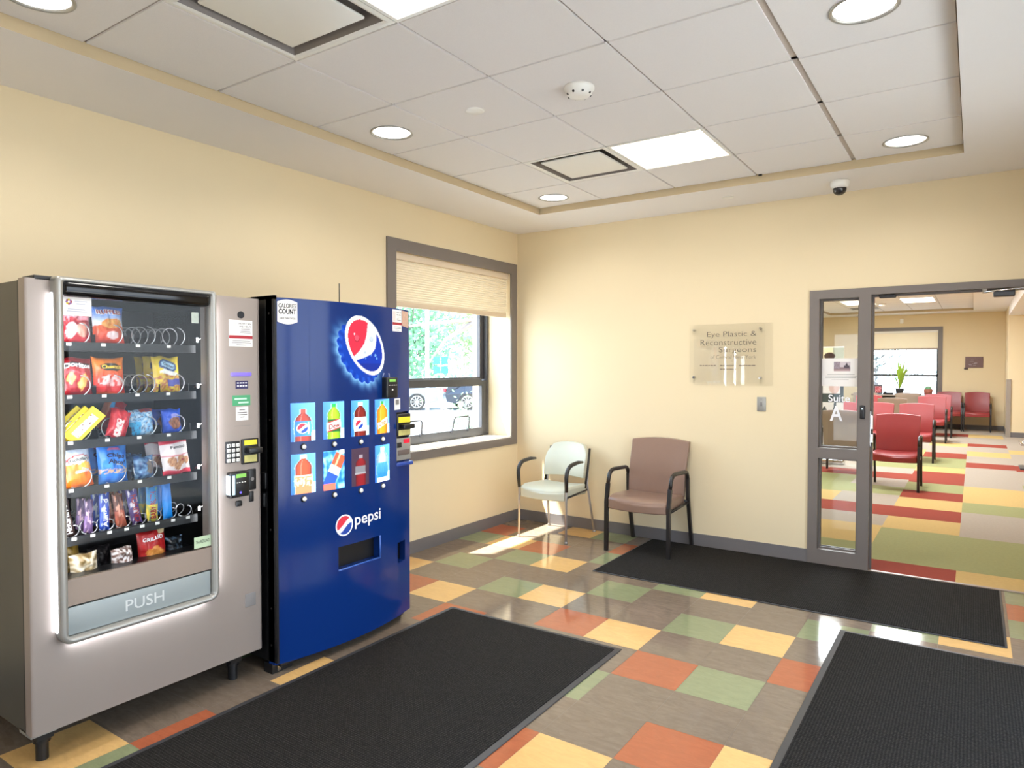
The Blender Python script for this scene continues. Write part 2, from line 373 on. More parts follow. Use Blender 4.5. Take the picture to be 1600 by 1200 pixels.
# invented glazed entrance behind the viewer, added to let daylight in
dd = MB()
for x0, x1 in ((1.6,1.68),(2.5,2.6),(3.42,3.5)): dd.box(x0, x1, Y0-.12, Y0-.03, 0, 2.2)
for z0, z1 in ((0,.2),(2.1,2.2)): dd.box(1.68, 3.42, Y0-.11, Y0-.04, z0, z1)
d2 = struct(dd, 'added_entrance_rear', m_trim)
struct(MB().quad((1.68,Y0-.08,.2),(3.42,Y0-.08,.2),(3.42,Y0-.08,2.1),(1.68,Y0-.08,2.1)), 'glass_pane', m_tint, d2)
w4 = struct(MB().box(.03,.045,Y0-.12,Y0-.01,.1,1.73).box(.155,.17,Y0-.12,Y0-.01,.1,1.73), 'added_slit_window', m_trim)  # unseen slit window, added for the bright strip reflected in the sign
struct(MB().quad((.045,Y0-.08,.1),(.155,Y0-.08,.1),(.155,Y0-.08,1.73),(.045,Y0-.08,1.73)), 'glass_pane', m_glass, w4)
# baseboards
bh = .10
struct(MB().box(0, .012, Y0, 0, 0, bh), 'baseboard_left', m_base)
struct(MB().box(0.012, 2.72, -.012, 0, 0, bh), 'baseboard_back', m_base)
struct(MB().box(4.16, X1, -.012, 0, 0, bh), 'baseboard_back.001', m_base)
struct(MB().box(X1-.012, X1, Y0, -6.2, 0, bh).box(X1-.012, X1, -1.3, -.012, 0, bh), 'baseboard_right', m_base)

# ------------------------------------------------------------------ WINDOW (left wall)
tr = MB(); o_ = .098
tr.box(0, .016, wy0-o_, wy0, wz0-.072, wz1+.1).box(0, .016, wy1, wy1+.102, wz0-.072, wz1+.1).box(0, .016, wy0, wy1, wz1, wz1+.1)
struct(tr, 'trim_1', m_trim)
struct(MB().box(-.0, .016, wy0, wy1, wz0-.072, wz0), 'trim_2', m_trim)
struct(MB().box(-.30, .0, wy0, wy1, wz0-.001, wz0+.012), 'trim_sill', m_sill)
win = empty('window_1', (-.3, (wy0+wy1)/2, wz0)); win['kind'] = 'structure'
P = Part(win)
f = MB()
f.box(-.36, -.26, wy1-.035, wy1, wz0+.012, wz1).box(-.36, -.26, wy0, wy0+.035, wz0+.012, wz1).box(-.36, -.26, wy0+.035, wy1-.035, wz1-.04, wz1).box(-.36, -.26, wy0+.035, wy1-.035, wz0+.012, wz0+.03)
P(f, 'window_frame', m_dark)
u = MB(); u.box(-.34, -.30, wy1-.095, wy1-.035, 1.40, wz1-.04).box(-.34, -.30, wy0+.035, wy0+.095, 1.40, wz1-.04).box(-.34, -.30, wy0+.095, wy1-.095, 1.38, 1.42).box(-.34, -.30, wy0+.095, wy1-.095, wz1-.09, wz1-.04)
P(u, 'upper_sash', m_dark)
u = MB(); u.box(-.30, -.262, wy1-.115, wy1-.035, wz0+.03, 1.385).box(-.30, -.262, wy0+.035, wy0+.115, wz0+.03, 1.385).box(-.30, -.262, wy0+.115, wy1-.115, 1.335, 1.405).box(-.30, -.255, wy0+.115, wy1-.115, wz0+.03, wz0+.095)
ls = P(u, 'lower_sash', m_dark)
P(MB().quad((-.32,wy0+.09,1.41),(-.32,wy1-.09,1.41),(-.32,wy1-.09,wz1-.08),(-.32,wy0+.09,wz1-.08)), 'glass_pane', m_glass)
P(MB().quad((-.28,wy0+.11,.9),(-.28,wy1-.11,.9),(-.28,wy1-.11,1.36),(-.28,wy0+.11,1.36)), 'glass_pane', m_glass)
for yc in (-.60, -1.28):
    h = MB(); a, b = yc-.115, yc+.115
    h.tube([(-.25,a-.01,.925),(-.235,a,1.035),(-.235,a+.02,1.05),(-.235,b-.02,1.05),(-.235,b,1.035),(-.25,b+.01,.925)], .008, 8)
    h.box(-.256, -.235, a-.03, a+.012, .905, .93).box(-.256, -.235, b-.012, b+.03, .905, .93)
    P(h, 'sash_handle', m_dark, ls)
# shade
sh = empty('pleated_blind', (-.03, (wy0+wy1)/2, 2.431), 0, 'cream pleated cellular shade half lowered in the grey-trimmed window beside the blue machine', 'blind')
P = Part(sh)
P(MB().rbox(-.075, -.012, wy0+.012, wy1-.012, 2.375, 2.431, .006), 'headrail', M('shade_rail', rgb(214, 196, 172), .5))
m_shade = M('shade_fabric', rgb(238, 228, 208), .85, var=.0, scale=2)
n = m_shade.node_tree.nodes; l = m_shade.node_tree.links; tl = n.new('ShaderNodeBsdfTranslucent'); tl.inputs[0].default_value = (*rgb(240, 230, 208), 1); mx = n.new('ShaderNodeMixShader'); mx.inputs[0].default_value = .22
l.new(n['Principled BSDF'].outputs[0], mx.inputs[1]); l.new(tl.outputs[0], mx.inputs[2]); l.new(mx.outputs[0], n['Material Output'].inputs[0])
pf = MB(); N = 17; z1_, z0_ = 2.375, 2.045
for sgn, xb in ((1, -.034), (-1, -.056)):
    vs = []
    for k in range(2*N+1):
        z = z1_+(z0_-z1_)*k/(2*N); x = xb + (sgn*.008 if k % 2 else 0)
        vs += [(x, wy0+.016, z), (x, wy1-.016, z)]
    pf.add(vs, [(2*k, 2*k+1, 2*k+3, 2*k+2) for k in range(2*N)])
P(pf, 'pleated_fabric', m_shade)
P(MB().rbox(-.06, -.03, wy0+.016, wy1-.016, 2.003, 2.045, .006), 'bottom_rail', M('shade_bottom', rgb(206, 186, 160), .6))

# ------------------------------------------------------------------ CEILING
hc = ROOM['hc']
gx = [.642, 1.245, 1.862, 2.476, 3.10, 3.71]
gy = [-.63, -1.205, -1.82, -2.437, -3.055, -3.67, -4.285, -4.9, -5.515, -6.13]
cl = MB()
a0, a1, b0, b1 = gx[0], gx[-1], gy[-1], gy[0]
for (x0,x1,y0,y1) in ((0,a0,Y0,0),(a1,X1,Y0,0),(a0,a1,Y0,b0),(a0,a1,b1,0)):
    cl.quad((x0,y0,H),(x0,y1,H),(x1,y1,H),(x1,y0,H), 0)
for (p, q) in (((a0,b0),(a0,b1)),((a0,b1),(a1,b1)),((a1,b1),(a1,b0)),((a1,b0),(a0,b0))):
    cl.quad((p[0],p[1],H),(q[0],q[1],H),(q[0],q[1],hc+.02),(p[0],p[1],hc+.02), 1)
cl.box(0, X1, Y0, 0, hc+.3, hc+.4, 0)
struct(cl, 'ceiling', [m_soffit, m_fascia])
TROF = [(2,1),(2,5)]; DIFF = [(1,1),(1,5)]
CANS = {(0,0):(.940,-.889),(4,0):(3.416,-.893),(0,3):(.937,-2.745),(4,3):(3.414,-2.757),(0,6):(.90,-4.56),(4,6):(3.41,-4.56)}
ct = MB(); g = .007
def ringcell(mb, x0, x1, y0, y1, c, r, z):
    n = 32; vs = []; 
    for k in range(n):
        a = 2*PI*k/n; dx, dy = math.cos(a), math.sin(a)
        vs.append((c[0]+r*dx, c[1]+r*dy, z))
    for k in range(n):
        a = 2*PI*k/n; dx, dy = math.cos(a), math.sin(a)
        t = min(((x1-c[0])/dx if dx > 1e-6 else (x0-c[0])/dx if dx < -1e-6 else 9), ((y1-c[1])/dy if dy > 1e-6 else (y0-c[1])/dy if dy < -1e-6 else 9))
        vs.append((c[0]+dx*t, c[1]+dy*t, z))
    mb.add(vs, [(k, (k+1) % n, n+(k+1) % n, n+k) for k in range(n)], 0)
    for (cx, cy) in ((x0,y0),(x1,y0),(x1,y1),(x0,y1)):
        # corner fill between the two nearest outer points
        o = sorted(range(n), key=lambda k: (vs[n+k][0]-cx)**2+(vs[n+k][1]-cy)**2)[:2]
        mb.add([vs[n+o[0]], vs[n+o[1]], (cx, cy, z)], [(0,1,2)], 0)
for i in range(5):
    for j in range(9):
        x0, x1, y1, y0 = gx[i]+g, gx[i+1]-g, gy[j]-g, gy[j+1]+g
        if i == 4: x0 += .008
        if i == 3: x1 -= .008
        if (i,j) in TROF or (i,j) in DIFF: continue
        if (i,j) in CANS: ringcell(ct, x0, x1, y0, y1, CANS[(i,j)], .112, hc)
        else: ct.quad((x0,y0,hc),(x0,y1,hc),(x1,y1,hc),(x1,y0,hc), 0)
        for (p, q) in (((x0,y0),(x0,y1)),((x0,y1),(x1,y1)),((x1,y1),(x1,y0)),((x1,y0),(x0,y0))):
            ct.quad((p[0],p[1],hc),(q[0],q[1],hc),(q[0],q[1],hc+.012),(p[0],p[1],hc+.012), 0)
struct(ct, 'ceiling_tiles', m_tile)
gb = MB()
for k, x in enumerate(gx):
    ww = .022 if k == 4 else .013
    gb.box(max(a0, x-ww), min(a1, x+ww), b0, b1, hc+.009, hc+.013)
for y in gy: gb.box(a0, a1, max(b0, y-.013), min(b1, y+.013), hc+.009, hc+.013)
struct(gb, 'ceiling_grid', m_grid)
cans = []
cname = {(0,0):'round recessed ceiling light in the corner tile nearest the blind', (4,0):'round recessed ceiling light over the doorway, in the right corner tile of the tray',
 (0,3):'round recessed ceiling light at the left tray edge near the sprinkler cover', (4,3):'large round recessed ceiling light cut by the top edge of the picture at right',
 (0,6):'round recessed ceiling light cut by the top left corner of the picture', (4,6):'round recessed ceiling light behind the viewer at the right edge of the tray'}
for kk, c in CANS.items():
    r = empty('recessed_ceiling_light', (c[0], c[1], hc), 0, cname[kk], 'ceiling light', 'recessed lights in the ceiling tray'); P = Part(r)
    P(MB().lathe([(.110,.012),(.122,.004),(.124,-.004),(.118,-.006),(.110,-.003),(.108,.012)], (c[0],c[1],hc), 40), 'trim_ring', m_bezel)
    P(MB().lathe([(.108,.012),(.104,.05)], (c[0],c[1],hc), 40), 'reflector', m_chrome)
    P(MB().cyl((c[0],c[1],hc+.003), (0,0,1), .1085, .003, 40), 'diffuser', m_lamp)
    L = bpy.data.lights.new('lamp', 'AREA'); L.shape = 'DISK'; L.size = .19; L.energy = 8; L.color = (1, .97, .93); L.spread = math.radians(150)
    lo = bpy.data.objects.new('lamp', L); C.objects.link(lo); lo.parent = r; lo.location = (0, 0, -.012)
def troffer(x0, x1, y0, y1, z, label, energy, group='flat panel troffers', lc=(1, .97, .92)):
    r = empty('troffer_light', ((x0+x1)/2, (y0+y1)/2, z), 0, label, 'ceiling light', group); P = Part(r)
    f = MB()
    f.box(x0, x1, y0, y0+.018, z-.004, z+.01).box(x0, x1, y1-.018, y1, z-.004, z+.01).box(x0, x0+.018, y0+.018, y1-.018, z-.004, z+.01).box(x1-.018, x1, y0+.018, y1-.018, z-.004, z+.01)
    P(f, 'frame', m_white)
    P(MB().box(x0+.018, x1-.018, y0+.018, y1-.018, z+.003, z+.008), 'diffuser', m_troff)
    L = bpy.data.lights.new('lamp', 'AREA'); L.shape = 'RECTANGLE'; L.size = x1-x0-.05; L.size_y = y1-y0-.05; L.energy = energy; L.color = lc
    lo = bpy.data.objects.new('lamp', L); C.objects.link(lo); lo.parent = r; lo.location = (0, 0, -.008)
    return r
troffer(gx[2]+.004, gx[3]-.004, gy[2]+.004, gy[1]-.004, hc, 'bright square light panel beside the air diffuser near the back wall', 30)
troffer(gx[2]+.004, gx[3]-.004, gy[6]+.004, gy[5]-.004, hc, 'bright square light panel cut by the top edge of the picture', 30)
def diffuser(i, j, label):
    x0, x1, y1, y0 = gx[i]+.004, gx[i+1]-.004, gy[j]-.004, gy[j+1]+.004
    r = empty('air_diffuser', ((x0+x1)/2, (y0+y1)/2, hc), 0, label, 'air vent', 'square air diffusers in the ceiling tray'); P = Part(r)
    f = MB(); z = hc
    def ring(a, za, b, zb, mi=0):
        A = [(x0+a,y0+a,za),(x1-a,y0+a,za),(x1-a,y1-a,za),(x0+a,y1-a,za)]; B = [(x0+b,y0+b,zb),(x1-b,y0+b,zb),(x1-b,y1-b,zb),(x0+b,y1-b,zb)]
        for k in range(4): f.quad(A[k], A[(k+1) % 4], B[(k+1) % 4], B[k], mi)
    ring(0, z-.001, .02, z-.003); ring(.02, z-.003, .035, z+.002); ring(.035, z+.002, .06, z+.05, 1); ring(.06, z+.05, .28, z+.052, 1); ring(0, z-.001, 0, z+.012)  # gap faces coloured dark grey to stand in for shade in the recess
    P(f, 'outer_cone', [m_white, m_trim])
    P(MB().rbox(x0+.085, x1-.085, y0+.085, y1-.085, z+.002, z+.014, .005), 'centre_plaque', m_white)
    s_ = MB()
    for sx, sy in ((.25,.25),(.75,.25),(.75,.75),(.25,.75)): P(MB().cyl((x0+(x1-x0)*sx, y0+(y1-y0)*sy, z+.012), (0,0,1), .005, .04, 8), 'plaque_hanger', m_chrome)
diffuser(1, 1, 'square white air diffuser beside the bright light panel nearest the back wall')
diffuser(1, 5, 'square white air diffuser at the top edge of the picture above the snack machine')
# detector, covers, dome camera
r = empty('smoke_detector', (2.16, -2.71, hc), 0, 'round white smoke detector on a ceiling tile in the middle of the tray', 'smoke detector'); P = Part(r)
P(MB().lathe([(0,0),(.075,0),(.075,-.012),(.066,-.02),(.060,-.036),(.045,-.048),(.02,-.05),(0,-.05)], (2.16,-2.71,hc), 32), 'housing', m_white)
v_ = MB()
for k in range(8):
    a = 2*PI*k/8; P(MB().cyl((2.16+.056*math.cos(a), -2.71+.056*math.sin(a), hc-.036), (math.cos(a), math.sin(a), -.4), .006, .005, 10), 'sensing_vent', m_black)
tag(MB().lathe([(0,-.006),(.045,-.006),(.05,-.003),(.05,0)], (0,0,0), 32).obj('sprinkler_cover', m_white, loc=(1.551,-2.75,hc)), 'small round flat sprinkler cover on a ceiling tile left of the smoke detector', 'sprinkler cover', 'sprinkler covers')
tag(MB().lathe([(0,-.006),(.038,-.006),(.042,-.003),(.042,0)], (0,0,0), 32).obj('sprinkler_cover', m_white, loc=(2.182,-.334,H)), 'small round flat sprinkler cover on the soffit left of the dome camera', 'sprinkler cover', 'sprinkler covers')
r = empty('dome_camera', (2.972, -.352, H), 0, 'white dome security camera with dark bubble on the soffit above the doorway', 'security camera'); P = Part(r)
P(MB().lathe([(0,0),(.062,0),(.064,-.012),(.06,-.035),(.052,-.05),(.046,-.052),(.0,-.05)], (2.972,-.352,H), 32), 'housing', m_white)
P(MB().lathe([(.046,-.05),(.045,-.066),(.036,-.085),(.02,-.096),(0,-.099)], (2.972,-.352,H), 28), 'dome', M('smoked_dome', rgb(44, 42, 42), .08))
tag(MB().box(-.012,.012,-.008,.008,-.010,0).obj('ceiling_clip', m_black, loc=(2.501,-.648,hc)), 'tiny black clip on the ceiling grid at the tray edge above the doorway', 'clip')

# ------------------------------------------------------------------ DOOR FRAME AND SIDELIGHT (back wall)
df = MB(); yf0, yf1 = -.02, .14
df.box(2.72, 2.79, yf0, yf1, 0, 2.107)                      # left stile
df.box(3.064, 3.144, yf0, yf1, 0, 2.107)                    # post
df.box(4.10, 4.16, yf0, yf1, 0, 2.107)
df.box(2.79, 3.064, yf0, yf1, 2.04, 2.107).box(3.144, 4.10, yf0, yf1, 2.055, 2.107)
df.box(2.79, 3.064, yf0, yf1, 0, .115).box(2.79, 3.064, yf0, yf1, .82, .90)
df.box(3.144, 3.158, .045, .075, 0, 2.055)                  # door stop
df.box(3.158, 4.10, .045, .075, 2.04, 2.055)
for z0, z1 in ((.115,.82),(.90,2.04)):                      # glazing beads
    for y in (.035, .075):
        df.box(2.79, 2.802, y, y+.012, z0, z1).box(3.052, 3.064, y, y+.012, z0, z1).box(2.802, 3.052, y, y+.012, z0, z0+.012).box(2.802, 3.052, y, y+.012, z1-.012, z1)
dr = struct(df, 'door_1', m_trim)
struct(MB().box(2.795, 3.06, .055, .061, .12, .815), 'glass_pane', m_glass, dr)
struct(MB().box(2.795, 3.06, .055, .061, .905, 2.035), 'glass_pane', m_glass, dr)
struct(MB().rbox(3.078, 3.112, -.034, -.018, 1.135, 1.235, .01), 'card_reader', m_black, dr)
struct(MB().cyl((3.095,-.035,1.21),(0,-1,0),.006,.002,12), 'indicator_light', m_cyan, dr)
sp_ = MB().box(3.144, 3.150, .0, .035, .93, 1.19).box(3.150, 3.162, .008, .028, .96, 1.02).box(3.150, 3.160, .008, .028, 1.06, 1.16)
struct(sp_, 'strike_plate', m_chrome, dr)
struct(MB().rbox(3.19, 3.30, .02, .06, 2.028, 2.055, .008), 'header_bracket', m_dark, dr)
ca = MB().tube([(3.83,-.045,2.03),(4.2,-.075,2.05)], .007, 8).box(3.82, 3.845, -.05, -.02, 2.022, 2.052)
struct(ca, 'closer_arm', m_chrome, dr)
struct(MB().rbox(3.88, 4.0, -.05, .03, 1.995, 2.04, .008), 'closer_shoe', m_dark, dr)

# paper and lettering on the sidelight glass
def Fy(u, v, n): return (u, .0545-n, v)
pp = empty('paper_notice', (2.93, .054, 1.373), 0, 'white paper notice with a small house photo taped inside the narrow sidelight glass', 'notice'); P = Part(pp)
P(MB().box(2.80, 3.058, .0525, .0535, 1.373, 1.587), 'sheet', m_paper)
def housepic(u, v):
    c = (.80, .76, .78)
    if v < .45: c = (.55, .46, .48)
    if u < .4 and v > .25: c = mixc((.45,.38,.42), (.8,.76,.8), noise.noise(Vector((u*20, v*20, 0)))+.4)
    if .62 < u < .95 and .3 < v < .62: c = (.30, .26, .3)
    if .68 < u < .88 and .55 < v < .55+.4*(1-abs(u-.78)/.1): c = (.25, .22, .26)
    if v < .2: c = (.72, .62, .62)
    return c
P(MB().grid(lambda a, b: Fy(2.885+.115*a, 1.488+.072*b, .0025), 30, 20, housepic), 'house_photo', m_flat)
tx = MB()
for z, a, b in ((1.462,2.84,3.03),(1.449,2.825,3.045),(1.437,2.825,3.04),(1.424,2.87,2.99)):
    tx.quad(Fy(a,z,.0025), Fy(b,z,.0025), Fy(b,z+.003,.0025), Fy(a,z+.003,.0025))
P(tx, 'text_lines', m_greyink)
sl = MB(); addtext(sl, 'Suite', Fy, 2.848, 3.0, 1.252, 1.308, .012); addtext(sl, 'A', Fy, 2.86, 2.95, 1.105, 1.222, .02)
tag(sl.obj('suite_lettering', m_whiteink), 'white vinyl suite lettering with a big letter A on the sidelight glass', 'lettering')

# ------------------------------------------------------------------ ACRYLIC SIGN, SWITCH
r = empty('acrylic_sign', (2.08, -.03, 1.385), 0, 'clear acrylic office name plaque on steel standoffs on the wall above the brown chair', 'sign'); P = Part(r)
sx0, sx1, sz0, sz1 = 1.775, 2.39, 1.388, 1.875
P(MB().box(sx0, sx1, -.034, -.028, sz0, sz1), 'acrylic_panel', m_acryl)
P(MB().box(sx0+.03, sx1+.06, -.012, -.008, sz0-.02, sz1+.0), 'backing_panel', m_acryl)
for x in (sx0+.035, sx1-.035):
    for z in (sz0+.045, sz1-.045):
        P(MB().cyl((x,-.001,z),(0,-1,0),.009,.038,16), 'standoff', m_chrome)
def Fs(u, v, n): return (u, -.0345-n, v)
m_sgl = M('sign_letter_grey', rgb(84, 74, 68), .5)
xr = 2.325
for s_, x0, z0, z1 in (('Eye Plastic &', 1.925, 1.758, 1.812), ('Reconstructive', 1.87, 1.700, 1.748), ('Surgeons', 2.025, 1.628, 1.684)):
    t = MB(); addtext(t, s_, Fs, x0, xr, z0, z1, -.012); P(t, 'lettering', m_sgl)
#, rgb(84, 74, 68), .5))
t = MB(); addtext(t, 'of Central New York', Fs, 1.955, xr, 1.588, 1.618, -.008)
P(t, 'small_lettering', M('sign_letter_pale', rgb(134, 118, 102), .5))
m_snl = M('sign_letter_dark', rgb(120, 104, 92), .5)
for x0, x1, z in ((1.865,2.005,1.528),(2.035,2.165,1.528),(2.19,2.325,1.528),(2.035,2.165,1.498)):
    q = x0; t = MB()
    while q < x1:
        w_ = min(x1-q, random.uniform(.012, .03)); t.quad(Fs(q,z,.0004), Fs(q+w_,z,.0004), Fs(q+w_,z+.008,.0004), Fs(q,z+.008,.0004)); q += w_+.005
    P(t, 'name_line', m_snl)
r = empty('wall_switch', (2.362, 0, 1.22), 0, 'steel wall switch plate between the acrylic sign and the door frame', 'switch'); P = Part(r)
P(MB().rbox(2.327, 2.398, -.008, 0, 1.163, 1.279, .004), 'cover_plate', m_bezel)
P(MB().rbox(2.355, 2.370, -.018, -.007, 1.205, 1.237, .004), 'toggle', m_greyink)
for z in (1.262, 1.18): P(MB().cyl((2.362,-.008,z),(0,-1,0),.004,.001,10), 'screw', m_greyink)

# ------------------------------------------------------------------ FLOOR MATS
def mat_rug(x0, x1, y0, y1, label, eb=.03):
    r = empty('floor_mat', ((x0+x1)/2, (y0+y1)/2, 0), 0, label, 'floor mat', 'black entrance mats'); P = Part(r)
    P(MB().rbox(x0, x1, y0, y1, .0005, .006, .003, 2), 'rubber_edge', m_mated)
    nx = int((x1-x0)/.02); 
    P(MB().rbox(x0+eb, x1-eb, y0+eb, y1-eb, .004, .010, .003, 2), 'carpet_surface', m_mat)
    return r
mat_rug(1.062, 2.232, -4.85, -2.350, 'black ribbed entrance mat running alongside the two vending machines')
mat_rug(1.445, 3.952, -1.170, -.035, 'black entrance mat along the back wall in front of the open doorway', .012)
mat_rug(3.160, 4.40, -4.35, -1.392, 'black ribbed entrance mat at the lower right corner of the picture')

# ------------------------------------------------------------------ CHAIRS
def guest_chair(name, label, vinyl, legm, W=.54, D=.49, sag=0, style='square', backm=None, seat_h=.455, top=.895, back_bot=.43, group=None):
    """origin on the floor at the centre between the feet; the chair faces -y"""
    r = empty(name, (0,0,0), 0, label, 'chair', group)
    hw = W/2; sq = style == 'square'; yf, yb = -D/2, D/2
    # seat
    def seatfn(v):
        t = (v.y-yf)/(D); x = v.x/(hw-.02)
        z = v.z - .012*(1-x*x)*(1 if v.z > seat_h-.04 else .3) - .02*max(0, t-.2)
        if t < .08: z -= (.08-t)*.25
        y = v.y - .035*(1-x*x)*max(0, 1-t*1.6)
        return Vector((v.x*(1-.06*max(0, t)), y, z))
    MB().rbox(-hw+.022, hw-.022, yf-.005, yb-.05, seat_h-.085, seat_h+.012, .035, 4, 0, seatfn, 5).obj('seat', vinyl, r)
    # back
    zb = back_bot
    def backfn(v):
        t = (v.z-zb)/(top-zb); x = v.x/(hw-.02)
        y = v.y + .10*t + .028*x*x*(-1) - .02*math.sin(PI*min(1, t*1.1))*(1 if v.y < yb-.03 else .4)
        z = v.z + (.022*(1-x*x)*max(0, t) if t > .3 else (.012*(1-x*x) if sag else 0))
        xx = v.x*(1+(.04*t if not sag else (-.10*max(0, t-.45)-.10*(1-t)*.5)))
        if sag and t > .6: xx *= 1-.25*((t-.6)/.4)**2; 
        return Vector((xx, y, z))
    bk = MB().rbox(-hw+.03, hw-.03, yb-.075, yb-.03, zb, top, .02, 4, 0, backfn, 7).obj('backrest', [vinyl], r)
    if backm:
        def bf2(v): q = backfn(Vector((v.x, v.y-.0, v.z))); return q
        MB().rbox(-hw+.036, hw-.036, yb-.036, yb-.02, zb-.06, top-.012, .008, 2, 0, bf2, 7).obj('back_shell', backm, bk)
    ah = seat_h+.205
    for sx in (-1, 1):
        x = sx*(hw-.008)
        def arc(p0, p1, p2, n=6):
            p0, p1, p2 = map(Vector, (p0, p1, p2)); return [(p0*(1-t)**2+p1*2*t*(1-t)+p2*t*t) for t in [k/n for k in range(n+1)]]
        if sq:
            # front leg runs up into the arm
            pts = [(x, yf, .0), (x, yf+.003, seat_h-.05), (x, yf+.03, seat_h+.10)] + arc((x, yf+.045, ah-.055), (x, yf+.065, ah), (x, yf+.14, ah)) + [(x, yf+.24, ah-.004)] + arc((x, yb-.13, ah-.010), (x, yb-.075, ah-.012), (x, yb-.06, ah-.07))[:]
            MB().tube(pts[:3], .0165, 4, 0, True).obj('leg', legm, r)
            MB().tube(pts[2:], [.0165]+[.017]*(len(pts)-3), 8).obj('armrest', legm, r)
            MB().tube([(x, yb+.05, .0), (x, yb-.01, .25), (x, yb-.052, seat_h-.02), (x, yb-.058, ah-.07)], .0155, 4, 0, True).obj('leg', legm, r)
        else:
            leg = MB().tube([(x, yf, .008), (x-sx*.002, yf+.004, seat_h-.02), (x-sx*.002, yf+.006, seat_h+.02)], .0105, 10).obj('leg', m_legs, r)
            MB().lathe([(0,0),(.013,.002),(.015,.010),(.011,.02)], (x, yf, 0), 12).obj('foot_cap', m_legs, leg)
            pts = [(x, yf+.006, seat_h-.02), (x+sx*.004, yf-.004, seat_h+.10)] + arc((x+sx*.006, yf+.0, ah-.07), (x+sx*.008, yf+.02, ah), (x+sx*.008, yf+.12, ah+.004)) + [(x+sx*.006, yf+.20, ah+.01), (x+sx*.004, yf+.29, ah+.002)]
            MB().tube(pts, [.014, .018]+[.018]*7+[.017, .010], 10).obj('armrest', legm, r)
            leg = MB().tube([(x-sx*.0, yb+.055, .008), (x-sx*.02, yb+.0, .30), (x-sx*.03, yb-.03, seat_h-.01), (x-sx*.035, yb+.005, .66)], .0105, 10).obj('leg', m_legs, r)
            MB().lathe([(0,0),(.013,.002),(.015,.010),(.011,.02)], (x, yb+.055, 0), 12).obj('foot_cap', m_legs, leg)
    fr = MB()
    if sq:
        fr.tube([(-hw+.02, yf+.01, seat_h-.09), (hw-.02, yf+.01, seat_h-.09)], .012, 6); fr.tube([(-hw+.01, yb-.05, seat_h-.06), (hw-.01, yb-.05, seat_h-.06)], .012, 6)
        for sx in (-1, 1): fr.tube([(sx*(hw-.012), yf+.0, seat_h-.09), (sx*(hw-.012), yb-.04, seat_h-.07)], .012, 6)
    else:
        fr.tube([(-hw+.01, yf+.02, seat_h-.088), (hw-.01, yf+.02, seat_h-.088)], .009, 8)
        for sx in (-1, 1): fr.tube([(sx*(hw-.012), yf+.01, seat_h-.075), (sx*(hw-.04), yb-.03, seat_h-.065)], .009, 8)
    fr.obj('seat_frame', legm, r)
    return r
c1 = guest_chair('side_chair', 'pale sage vinyl armchair on silver legs in the corner under the window', m_pale, m_legb, W=.50, D=.47, sag=1, style='round', seat_h=.465, top=.80, back_bot=.51)
for s_ in (-1, 1): MB().tube([(s_*.215, .16, .42), (s_*.215, .215, .60), (s_*.205, .27, .77)], .011, 8).obj('back_support', m_legb, c1)
c1.location = (.653, -.362, 0)
c2 = guest_chair('side_chair', 'brown vinyl armchair with black frame standing half on the mat by the back wall', m_brown, m_legb, W=.555, D=.49, seat_h=.455, top=.885)
c2.location = (1.538, -.335, .0); c2.rotation_euler = (0, 0, 0)

# ------------------------------------------------------------------ SNACK MACHINE
SY0, SY1, SX = -4.617, -3.622, .90
snack = empty('snack_machine', (.45, -4.12, 0), 0, 'silver snack vending machine with lit glass front beside the blue soda machine', 'vending machine')
P = Part(snack)
b = MB(); zb, zt = .13, 1.845
b.box(.04, .83, SY0+.01, SY0+.045, zb, zt).box(.04, .83, SY1-.045, SY1-.01, zb, zt).box(.04, .83, SY0+.045, SY1-.045, zb, zb+.06).box(.04, .83, SY0+.045, SY1-.045, zt-.03, zt).box(.04, .07, SY0+.045, SY1-.045, zb+.06, zt-.03)
P(b, 'cabinet', m_bodyg)
P(MB().box(.826,.846,SY0+.004,-4.51,zb+.01,zt).box(.826,.846,-3.86,SY1-.004,zb+.01,zt).box(.826,.846,-4.51,-3.86,zb+.01,.62).box(.826,.846,-4.51,-3.86,1.80,zt), 'door_gasket', m_blackm)
P(MB().rbox(.80, .90, SY0+.03, SY0+.12, zt-.002, zt+.018, .004), 'top_hinge', m_black)
# liner and control column
ln = MB(); IY0, IY1 = -4.50, -3.80
ln.box(.25, .26, IY0, IY1, .55, 1.80).box(.26, .84, IY0-.008, IY0, .55, 1.80).box(.26, .84, IY1, IY1+.008, .55, 1.80).box(.26, .84, IY0, IY1, 1.80, 1.81).box(.26, .84, IY0, IY1, .63, .642)
P(ln, 'inner_liner', m_liner)
